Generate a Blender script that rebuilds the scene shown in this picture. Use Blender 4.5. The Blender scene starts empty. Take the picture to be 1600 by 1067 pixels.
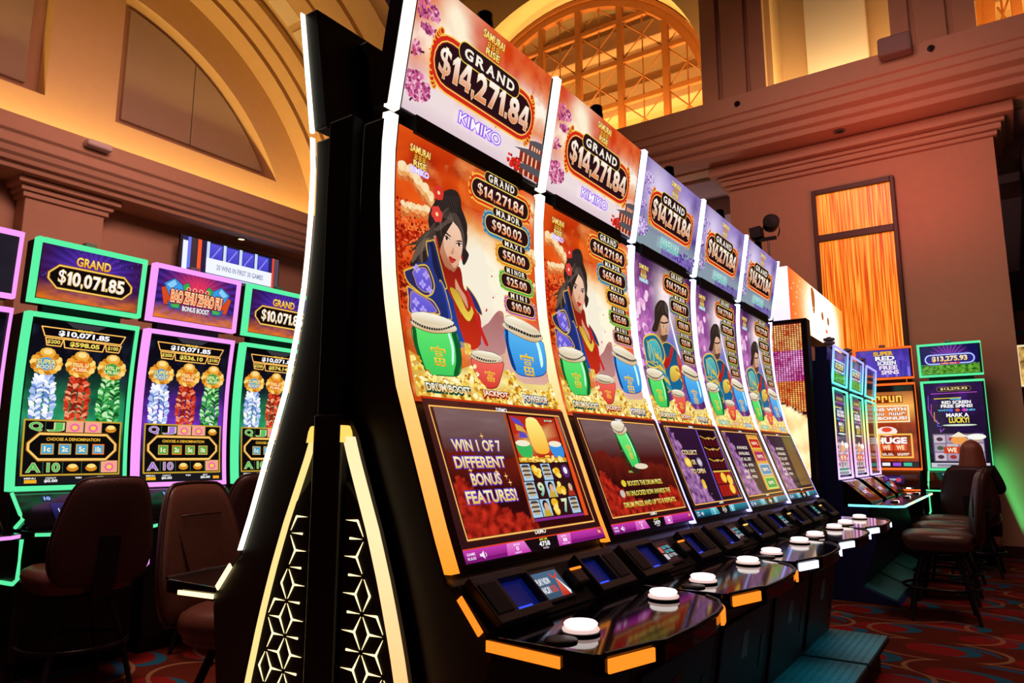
import bpy, bmesh, math, random
from mathutils import Vector, Matrix, noise
from mathutils.geometry import tessellate_polygon
random.seed(7)
SC = bpy.context.scene
COL = SC.collection
PI = math.pi

# ------------------------------------------------------------------ camera
cam_data = bpy.data.cameras.new('camera')
cam_data.sensor_width = 36.0
cam_data.lens = 36.0 * 1112.0 / 1600.0
cam_data.clip_start = 0.02
cam_data.clip_end = 200.0
cam = bpy.data.objects.new('camera', cam_data)
COL.objects.link(cam)
cam.location = (0, 0, 1.2)
cam.rotation_euler = (math.radians(90 + 9.1445), 0, math.radians(34.8065))
SC.camera = cam

# ------------------------------------------------------------------ world, exposure
SC.view_settings.view_transform = 'Standard'
SC.view_settings.look = 'None'
SC.view_settings.exposure = 0.0
SC.view_settings.gamma = 1.0
SC.view_settings.use_curve_mapping = False
W = bpy.data.worlds.new('casino_air')
SC.world = W
W.use_nodes = True
W.node_tree.nodes['Background'].inputs[0].default_value = (0.62, 0.22, 0.20, 1)
W.node_tree.nodes['Background'].inputs[1].default_value = 0.034


def lamp(name, loc, aim, sx, sy, power, color, spread=PI):
    d = bpy.data.lights.new(name, 'AREA')
    d.shape = 'RECTANGLE'
    d.size = sx
    d.size_y = sy
    d.energy = power
    d.color = color
    d.spread = spread
    o = bpy.data.objects.new(name, d)
    COL.objects.link(o)
    o.location = loc
    v = (Vector(aim) - Vector(loc)).normalized()
    # local -Z to v, local X horizontal
    z = -v
    x = Vector((0, 0, 1)).cross(z)
    if x.length < 1e-4:
        x = Vector((1, 0, 0))
    x.normalize()
    y = z.cross(x)
    o.rotation_euler = Matrix((x, y, z)).transposed().to_euler()
    return o


AMBER = (1.0, 0.56, 0.16)
WARM = (1.0, 0.44, 0.40)
# cove lights lying in the troughs on top of the cornices
lamp('cove_light_left', (-9.76, 4.2, 4.95), (-9.95, 4.2, 6.6), 8.5, 0.10, 98, (1.0, 0.60, 0.18))
lamp('cove_light_back', (-6.4, 10.22, 6.15), (-6.4, 10.42, 8.0), 5.6, 0.12, 230, (1.0, 0.60, 0.18))
lamp('cove_light_back_right', (1.5, 10.22, 6.15), (1.5, 10.42, 8.0), 2.6, 0.12, 90, (1.0, 0.60, 0.18))
lamp('cove_light_niche', (-1.62, 10.35, 6.15), (-1.62, 10.7, 8.0), 1.6, 0.1, 30, (1.0, 0.66, 0.27))
lamp('cove_light_window', (-6.3, 11.9, 6.3), (-6.3, 12.5, 8.4), 6.0, 0.2, 230, AMBER)
lamp('cove_light_window_right', (3.0, 11.9, 6.3), (3.0, 12.5, 8.4), 4.0, 0.2, 150, AMBER)
# added fill lamps in mid-air that brighten the lower walls, no fixtures modelled
lamp('wall_fill_left', (-4.8, 3.8, 6.3), (-9.9, 4.6, 3.2), 2.5, 1.5, 58, WARM, 1.7)
lamp('wall_fill_back', (-1.2, 5.5, 6.6), (-1.2, 10.5, 3.6), 2.5, 1.5, 39, WARM, 1.7)
lamp('pier_green_fill', (-0.12, 10.50, 0.75), (0.4, 10.55, 0.9), 0.05, 0.9, 1.6, (0.1, 1.0, 0.35))  # added green lamp, strengthens the machine's glow on the pier
lamp('soffit_red_fill', (-0.9, 9.2, 4.2), (-0.9, 10.1, 5.6), 0.8, 0.3, 12, (1.0, 0.12, 0.10))  # added red fill below the soffit to tint it, not a fixture
lamp('far_ceiling_fill', (-5.0, 13.0, 2.6), (-5.0, 13.2, 5.0), 1.5, 1.5, 45, (1.0, 0.62, 0.62))  # added lamp to lift the pale stepped ceiling beyond the pier
lamp('aisle_fill_right', (0.9, 5.5, 5.6), (0.5, 5.6, 0.0), 1.2, 1.2, 25, (1.0, 0.56, 0.45), 1.6)  # added overhead fill so carpet and stools are not too dark
lamp('aisle_fill_left', (-3.2, 1.6, 5.6), (-3.3, 1.7, 0.0), 1.2, 1.2, 46, (1.0, 0.55, 0.45), 1.5)  # same added fill over the left aisle
for _y in (2.95, 3.66, 4.36):
    lamp('tread_fill', (-0.71, _y, 0.798), (-0.78, _y, 0.0), 0.35, 0.05, 0.26, (0.10, 0.75, 0.95), 1.1)  # added cyan lamps to brighten the foot treads


# ------------------------------------------------------------------ materials
def lin(c):
    if isinstance(c, str):
        c = c.lstrip('#')
        c = tuple(int(c[i:i + 2], 16) / 255.0 for i in (0, 2, 4))
    return tuple(x / 12.92 if x <= 0.04045 else ((x + 0.055) / 1.055) ** 2.4 for x in c)


def pmat(name, color, rough=0.5, metal=0.0, spec=0.5, coat=0.0, bump=0.0, bscale=40.0, vary=0.0):
    m = bpy.data.materials.new(name)
    m.use_nodes = True
    nt = m.node_tree
    b = nt.nodes['Principled BSDF']
    c = lin(color)
    b.inputs['Base Color'].default_value = (*c, 1)
    b.inputs['Roughness'].default_value = rough
    b.inputs['Metallic'].default_value = metal
    b.inputs['Specular IOR Level'].default_value = spec
    b.inputs['Coat Weight'].default_value = coat
    b.inputs['Coat Roughness'].default_value = 0.08
    tc = nt.nodes.new('ShaderNodeTexCoord')
    nz = nt.nodes.new('ShaderNodeTexNoise')
    nz.inputs['Scale'].default_value = bscale
    nz.inputs['Detail'].default_value = 4
    nt.links.new(tc.outputs['Object'], nz.inputs['Vector'])
    if vary > 0:
        mx = nt.nodes.new('ShaderNodeMix')
        mx.data_type = 'RGBA'
        mx.inputs[6].default_value = (*[x * (1 - vary) for x in c], 1)
        mx.inputs[7].default_value = (*[min(1, x * (1 + vary)) for x in c], 1)
        nt.links.new(nz.outputs['Fac'], mx.inputs[0])
        nt.links.new(mx.outputs[2], b.inputs['Base Color'])
    if bump > 0:
        bp = nt.nodes.new('ShaderNodeBump')
        bp.inputs['Strength'].default_value = bump
        bp.inputs['Distance'].default_value = 0.01
        nt.links.new(nz.outputs['Fac'], bp.inputs['Height'])
        nt.links.new(bp.outputs['Normal'], b.inputs['Normal'])
    return m


def emat(name, strength=1.0, rough=0.12, spec=0.4, base=(0.004, 0.004, 0.005)):
    """a lit surface whose colours come from its 'Col' attribute, under glass"""
    m = bpy.data.materials.new(name)
    m.use_nodes = True
    nt = m.node_tree
    b = nt.nodes['Principled BSDF']
    b.inputs['Base Color'].default_value = (*base, 1)
    b.inputs['Roughness'].default_value = rough
    b.inputs['Specular IOR Level'].default_value = spec
    a = nt.nodes.new('ShaderNodeAttribute')
    a.attribute_name = 'Col'
    nt.links.new(a.outputs['Color'], b.inputs['Emission Color'])
    b.inputs['Emission Strength'].default_value = strength
    return m


def led(name, color, strength):
    m = bpy.data.materials.new(name)
    m.use_nodes = True
    b = m.node_tree.nodes['Principled BSDF']
    b.inputs['Base Color'].default_value = (0.02, 0.02, 0.02, 1)
    b.inputs['Emission Color'].default_value = (*lin(color), 1)
    b.inputs['Emission Strength'].default_value = strength
    return m


SCREEN = emat('screen_glass', 1.0, 0.10, 0.45)
LEDCOL = emat('led_diffuser', 1.0, 0.3, 0.3)
BLACK = pmat('black_satin_plastic', '#1d1a19', 0.42, 0, 0.4, bump=0.03, bscale=300)
BLACKM = pmat('black_matt_plastic', '#100f0f', 0.6, 0, 0.3, bump=0.04, bscale=250)
SIDEM = pmat('dark_bronze_side', '#3a332c', 0.42, 0, 0.4, bump=0.03, bscale=300)
GLOSS = pmat('black_gloss_glass', '#0a090c', 0.07, 0, 0.6)
GREYP = pmat('dark_grey_plastic', '#2a2624', 0.45, 0, 0.4, bump=0.04, bscale=400)
NAVY = pmat('navy_laminate', '#1e2c66', 0.4, 0, 0.4, vary=0.1)
STEEL = pmat('dark_steel', '#2a2526', 0.35, 0.8, 0.5)
CHROME = pmat('dull_metal', '#8a8580', 0.35, 0.9)
LEATHER = pmat('brown_leather', '#5c382c', 0.32, 0, 0.5, bump=0.25, bscale=180, vary=0.15)
LEATHERD = pmat('dark_brown_leather', '#3c221e', 0.40, 0, 0.45, bump=0.25, bscale=180, vary=0.15)
PAPER = pmat('pale_paper', '#8f8a86', 0.8)
WALL = pmat('beige_plaster', '#c9a888', 0.85, 0, 0.2, bump=0.05, bscale=9, vary=0.06)
WALLY = pmat('cream_plaster', '#e2c79c', 0.85, 0, 0.2, bump=0.05, bscale=9, vary=0.05)
PANELG = pmat('pale_acoustic_panel', '#b9ad9b', 0.9, 0, 0.1, vary=0.05, bscale=3)
CREAM = pmat('cream_panel', '#f3ecd8', 0.85)
WOODF = pmat('window_wood', '#a0602c', 0.55, vary=0.15, bscale=12)
DARKCEIL = pmat('dark_ceiling', '#3a2a30', 0.9)
PALECEIL = pmat('pale_ceiling', '#b8a6a2', 0.9)
TEAL = pmat('tread_steel', '#2a7c86', 0.42, 0.2, 0.5, vary=0.2, bscale=14)
SKIN = pmat('skin', '#c89274', 0.5, vary=0.05)
HAIR = pmat('auburn_hair', '#94563a', 0.4, 0, 0.5, bump=0.4, bscale=60, vary=0.35)
CLOTH = pmat('black_cloth', '#121012', 0.8, bump=0.1, bscale=120)
L_CREAM = led('led_cream', '#ffe2a0', 2.2)
L_GOLD = led('led_gold', '#ffc860', 1.3)
L_ORANGE = led('led_orange', '#ff8420', 1.35)
L_WHITE = led('led_white', '#dfe6ff', 2.0)
L_BTN = led('button_white', '#fff0ea', 1.6)
L_BTNR = led('button_ring', '#f8d0c8', 0.9)
L_BLUE = led('slot_blue', '#2c50ff', 1.2)
L_BLUED = led('slot_blue_dim', '#0a1a70', 0.5)
L_LAMP = led('downlight_lens', '#ffd8a0', 3.0)

CARPET = bpy.data.materials.new('oval_pattern_carpet')
CARPET.use_nodes = True


def build_carpet(m):
    nt = m.node_tree
    N = nt.nodes
    L = nt.links.new
    b = N['Principled BSDF']
    b.inputs['Roughness'].default_value = 0.95
    b.inputs['Specular IOR Level'].default_value = 0.1
    tc = N.new('ShaderNodeTexCoord')

    def rings(scale, rot, seed):
        mp = N.new('ShaderNodeMapping')
        mp.inputs['Scale'].default_value = (scale, scale * 1.55, 1)
        mp.inputs['Rotation'].default_value = (0, 0, rot)
        mp.inputs['Location'].default_value = (seed, seed * 0.7, 0)
        L(tc.outputs['Object'], mp.inputs['Vector'])
        v = N.new('ShaderNodeTexVoronoi')
        v.voronoi_dimensions = '2D'
        v.inputs['Scale'].default_value = 1.0
        v.inputs['Randomness'].default_value = 0.55
        L(mp.outputs['Vector'], v.inputs['Vector'])
        # offset second distance gives crescents
        mp2 = N.new('ShaderNodeMapping')
        mp2.inputs['Location'].default_value = (0.10, 0.13, 0)
        L(mp.outputs['Vector'], mp2.inputs['Vector'])
        v2 = N.new('ShaderNodeTexVoronoi')
        v2.voronoi_dimensions = '2D'
        v2.inputs['Scale'].default_value = 1.0
        v2.inputs['Randomness'].default_value = 0.55
        L(mp2.outputs['Vector'], v2.inputs['Vector'])
        return v, v2

    def math_(op, a, bb):
        n = N.new('ShaderNodeMath')
        n.operation = op
        for i, x in enumerate((a, bb)):
            if isinstance(x, (int, float)):
                n.inputs[i].default_value = x
            else:
                L(x, n.inputs[i])
        return n.outputs[0]

    def mix(f, c1, c2):
        n = N.new('ShaderNodeMix')
        n.data_type = 'RGBA'
        L(f, n.inputs[0])
        for i, c in ((6, c1), (7, c2)):
            if isinstance(c, str):
                n.inputs[i].default_value = (*lin(c), 1)
            else:
                L(c, n.inputs[i])
        return n.outputs[2]
    v, v2 = rings(1.7, 0.5, 3.0)
    u, u2 = rings(1.15, -0.3, 7.0)
    nz = N.new('ShaderNodeTexNoise')
    nz.inputs['Scale'].default_value = 5.0
    L(tc.outputs['Object'], nz.inputs['Vector'])
    base = mix(nz.outputs['Fac'], '#4a1a12', '#622616')
    inner = math_('LESS_THAN', v.outputs['Distance'], 0.36)
    c = mix(inner, base, '#7e1c1a')
    cres = math_('MULTIPLY', inner, math_('GREATER_THAN', v2.outputs['Distance'], 0.37))
    c = mix(cres, c, '#1c5a74')
    band = math_('MULTIPLY', math_('GREATER_THAN', u.outputs['Distance'], 0.44), math_('LESS_THAN', u.outputs['Distance'], 0.475))
    c = mix(band, c, '#8a6648')
    cres2 = math_('MULTIPLY', math_('LESS_THAN', u.outputs['Distance'], 0.40), math_('GREATER_THAN', u2.outputs['Distance'], 0.47))
    c = mix(cres2, c, '#244e70')
    fz = N.new('ShaderNodeTexNoise')
    fz.inputs['Scale'].default_value = 260.0
    L(tc.outputs['Object'], fz.inputs['Vector'])
    bp = N.new('ShaderNodeBump')
    bp.inputs['Strength'].default_value = 0.5
    bp.inputs['Distance'].default_value = 0.004
    L(fz.outputs['Fac'], bp.inputs['Height'])
    L(bp.outputs['Normal'], b.inputs['Normal'])
    L(c, b.inputs['Base Color'])


build_carpet(CARPET)

AMBERGLASS = bpy.data.materials.new('amber_streaked_glass')
AMBERGLASS.use_nodes = True


def build_amber(m):
    nt = m.node_tree
    N = nt.nodes
    L = nt.links.new
    b = N['Principled BSDF']
    tc = N.new('ShaderNodeTexCoord')
    mp = N.new('ShaderNodeMapping')
    mp.inputs['Scale'].default_value = (44, 44, 0.7)
    L(tc.outputs['Object'], mp.inputs['Vector'])
    nz = N.new('ShaderNodeTexNoise')
    nz.inputs['Scale'].default_value = 1.3
    nz.inputs['Detail'].default_value = 5
    nz.inputs['Distortion'].default_value = 0.6
    L(mp.outputs['Vector'], nz.inputs['Vector'])
    r = N.new('ShaderNodeValToRGB')
    r.color_ramp.elements[0].position = 0.40
    r.color_ramp.elements[0].color = (*lin('#d04000'), 1)
    r.color_ramp.elements[1].position = 0.64
    r.color_ramp.elements[1].color = (*lin('#ffb444'), 1)
    e = r.color_ramp.elements.new(0.5)
    e.color = (*lin('#f67e14'), 1)
    L(nz.outputs['Fac'], r.inputs['Fac'])
    b.inputs['Base Color'].default_value = (0.2, 0.05, 0.01, 1)
    b.inputs['Roughness'].default_value = 0.3
    L(r.outputs['Color'], b.inputs['Emission Color'])
    b.inputs['Emission Strength'].default_value = 1.05


build_amber(AMBERGLASS)

PANE = bpy.data.materials.new('window_pane_glass')
PANE.use_nodes = True
_n = PANE.node_tree
_t = _n.nodes.new('ShaderNodeBsdfTransparent')
_g = _n.nodes.new('ShaderNodeBsdfGlossy')
_g.inputs['Roughness'].default_value = 0.03
_m = _n.nodes.new('ShaderNodeMixShader')
_m.inputs[0].default_value = 0.08
_n.links.new(_t.outputs[0], _m.inputs[1])
_n.links.new(_g.outputs[0], _m.inputs[2])
_n.links.new(_m.outputs[0], _n.nodes['Material Output'].inputs[0])


# ------------------------------------------------------------------ mesh helpers
class MB:
    def __init__(self):
        self.v = []
        self.f = []
        self.c = []

    def add(self, vs, fs, col=None):
        o = len(self.v)
        self.v += [tuple(p) for p in vs]
        self.f += [tuple(i + o for i in f) for f in fs]
        self.c += [col or (0, 0, 0)] * len(vs)
        return self

    def box(self, x0, x1, y0, y1, z0, z1, col=None):
        vs = [(x, y, z) for x in (x0, x1) for y in (y0, y1) for z in (z0, z1)]
        return self.add(vs, [(0, 1, 3, 2), (4, 6, 7, 5), (0, 4, 5, 1), (2, 3, 7, 6), (0, 2, 6, 4), (1, 5, 7, 3)], col)

    def obox(self, o, a, b, c, col=None):
        """box from corner o along three edge vectors"""
        o, a, b, c = map(Vector, (o, a, b, c))
        vs = [o + a * i + b * j + c * k for i in (0, 1) for j in (0, 1) for k in (0, 1)]
        return self.add(vs, [(0, 1, 3, 2), (4, 6, 7, 5), (0, 4, 5, 1), (2, 3, 7, 6), (0, 2, 6, 4), (1, 5, 7, 3)], col)

    def prism(self, poly, axis, lo, hi, col=None):
        """2D polygon (other two axes in order) extruded along axis"""
        def mk(p, h):
            a, b = p
            return {'x': (h, a, b), 'y': (a, h, b), 'z': (a, b, h)}[axis]
        n = len(poly)
        vs = [mk(p, lo) for p in poly] + [mk(p, hi) for p in poly]
        tri = tessellate_polygon([[Vector((p[0], p[1], 0)) for p in poly]])
        fs = [tuple(t) for t in tri] + [tuple(i + n for i in reversed(t)) for t in tri]
        fs += [(i, (i + 1) % n, (i + 1) % n + n, i + n) for i in range(n)]
        return self.add(vs, fs, col)

    def strip(self, rows, col=None, closed=False):
        """grid from rows of points"""
        m = len(rows[0])
        vs = [p for r in rows for p in r]
        fs = []
        for i in range(len(rows) - 1):
            for j in range(m if closed else m - 1):
                k = (j + 1) % m
                fs.append((i * m + j, i * m + k, (i + 1) * m + k, (i + 1) * m + j))
        return self.add(vs, fs, col)

    def tube(self, path, r, n=8, col=None, closed=False):
        P = [Vector(p) for p in path]
        rs = r if isinstance(r, (list, tuple)) else [r] * len(P)
        rows = []
        for i, p in enumerate(P):
            if closed:
                d = P[(i + 1) % len(P)] - P[i - 1]
            else:
                d = P[min(i + 1, len(P) - 1)] - P[max(i - 1, 0)]
            d.normalize()
            u = d.cross(Vector((0, 0, 1)))
            if u.length < 0.05:
                u = d.cross(Vector((1, 0, 0)))
            u.normalize()
            w = d.cross(u)
            rows.append([p + (u * math.cos(2 * PI * k / n) + w * math.sin(2 * PI * k / n)) * rs[i] for k in range(n)])
        if closed:
            rows.append(rows[0])
        self.strip(rows, col, True)
        if not closed:
            for r0, rev in ((rows[0], False), (rows[-1], True)):
                self.add(r0, [tuple(range(n))[::-1 if rev else 1]], col)
        return self

    def lathe(self, prof, n=24, c=(0, 0, 0), col=None):
        rows = [[(c[0] + r * math.cos(2 * PI * k / n), c[1] + r * math.sin(2 * PI * k / n), c[2] + z) for k in range(n)] for r, z in prof]
        self.strip(rows, col, True)
        for rw in (rows[0], rows[-1]):
            self.add(rw, [tuple(range(n))], col)
        return self

    def build(self, name, mat, parent=None, smooth=False, bevel=0.0, seg=2, sub=0, tr=None, colattr=False):
        me = bpy.data.meshes.new(name)
        me.from_pydata([tr @ Vector(p) for p in self.v] if tr else self.v, [], self.f)
        if colattr:
            at = me.color_attributes.new('Col', 'FLOAT_COLOR', 'POINT')
            flat = []
            for c in self.c:
                flat += [c[0], c[1], c[2], 1.0]
            at.data.foreach_set('color', flat)
        me.materials.append(mat)
        if not colattr:
            bm = bmesh.new()
            bm.from_mesh(me)
            bmesh.ops.remove_doubles(bm, verts=bm.verts, dist=1e-5)
            bmesh.ops.recalc_face_normals(bm, faces=bm.faces)
            bm.to_mesh(me)
            bm.free()
        o = bpy.data.objects.new(name, me)
        COL.objects.link(o)
        if parent:
            o.parent = parent
        if smooth:
            for p in me.polygons:
                p.use_smooth = True
        if bevel > 0:
            md = o.modifiers.new('bevel', 'BEVEL')
            md.width = bevel
            md.segments = seg
            md.limit_method = 'ANGLE'
            md.angle_limit = math.radians(35)
        if sub:
            md = o.modifiers.new('sub', 'SUBSURF')
            md.levels = sub
            md.render_levels = sub
        return o


def tag(o, label=None, cat=None, group=None, kind=None):
    if label:
        o['label'] = label
    if cat:
        o['category'] = cat
    if group:
        o['group'] = group
    if kind:
        o['kind'] = kind
    return o


def thing(name, label, cat, loc=(0, 0, 0), rotz=0.0, group=None):
    o = bpy.data.objects.new(name, None)
    COL.objects.link(o)
    o.empty_display_size = 0.1
    o.location = loc
    o.rotation_euler = (0, 0, rotz)
    return tag(o, label, cat, group)


def struct(o):
    o['kind'] = 'structure'
    return o


def dup(root, loc, rotz, label=None):
    r = root.copy()
    COL.objects.link(r)
    r.location = loc
    r.rotation_euler = (0, 0, rotz)
    if label:
        r['label'] = label
    for ch in list(root.children):
        c = ch.copy()
        COL.objects.link(c)
        c.parent = r
        for g in ch.children:
            d = g.copy()
            COL.objects.link(d)
            d.parent = c
    return r


def arc(cx, cy, r, a0, a1, n):
    return [(cx + r * math.cos(a0 + (a1 - a0) * i / n), cy + r * math.sin(a0 + (a1 - a0) * i / n)) for i in range(n + 1)]


def crom(pts, n=4):
    out = []
    m = len(pts)
    for i in range(m):
        p0, p1, p2, p3 = pts[i - 1], pts[i], pts[(i + 1) % m], pts[(i + 2) % m]
        for k in range(n):
            u = k / n
            out.append(tuple(0.5 * (2 * p1[d] + (p2[d] - p0[d]) * u + (2 * p0[d] - 5 * p1[d] + 4 * p2[d] - p3[d]) * u * u + (3 * p1[d] - p0[d] - 3 * p2[d] + p3[d]) * u ** 3) for d in (0, 1)))
    return out

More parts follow.
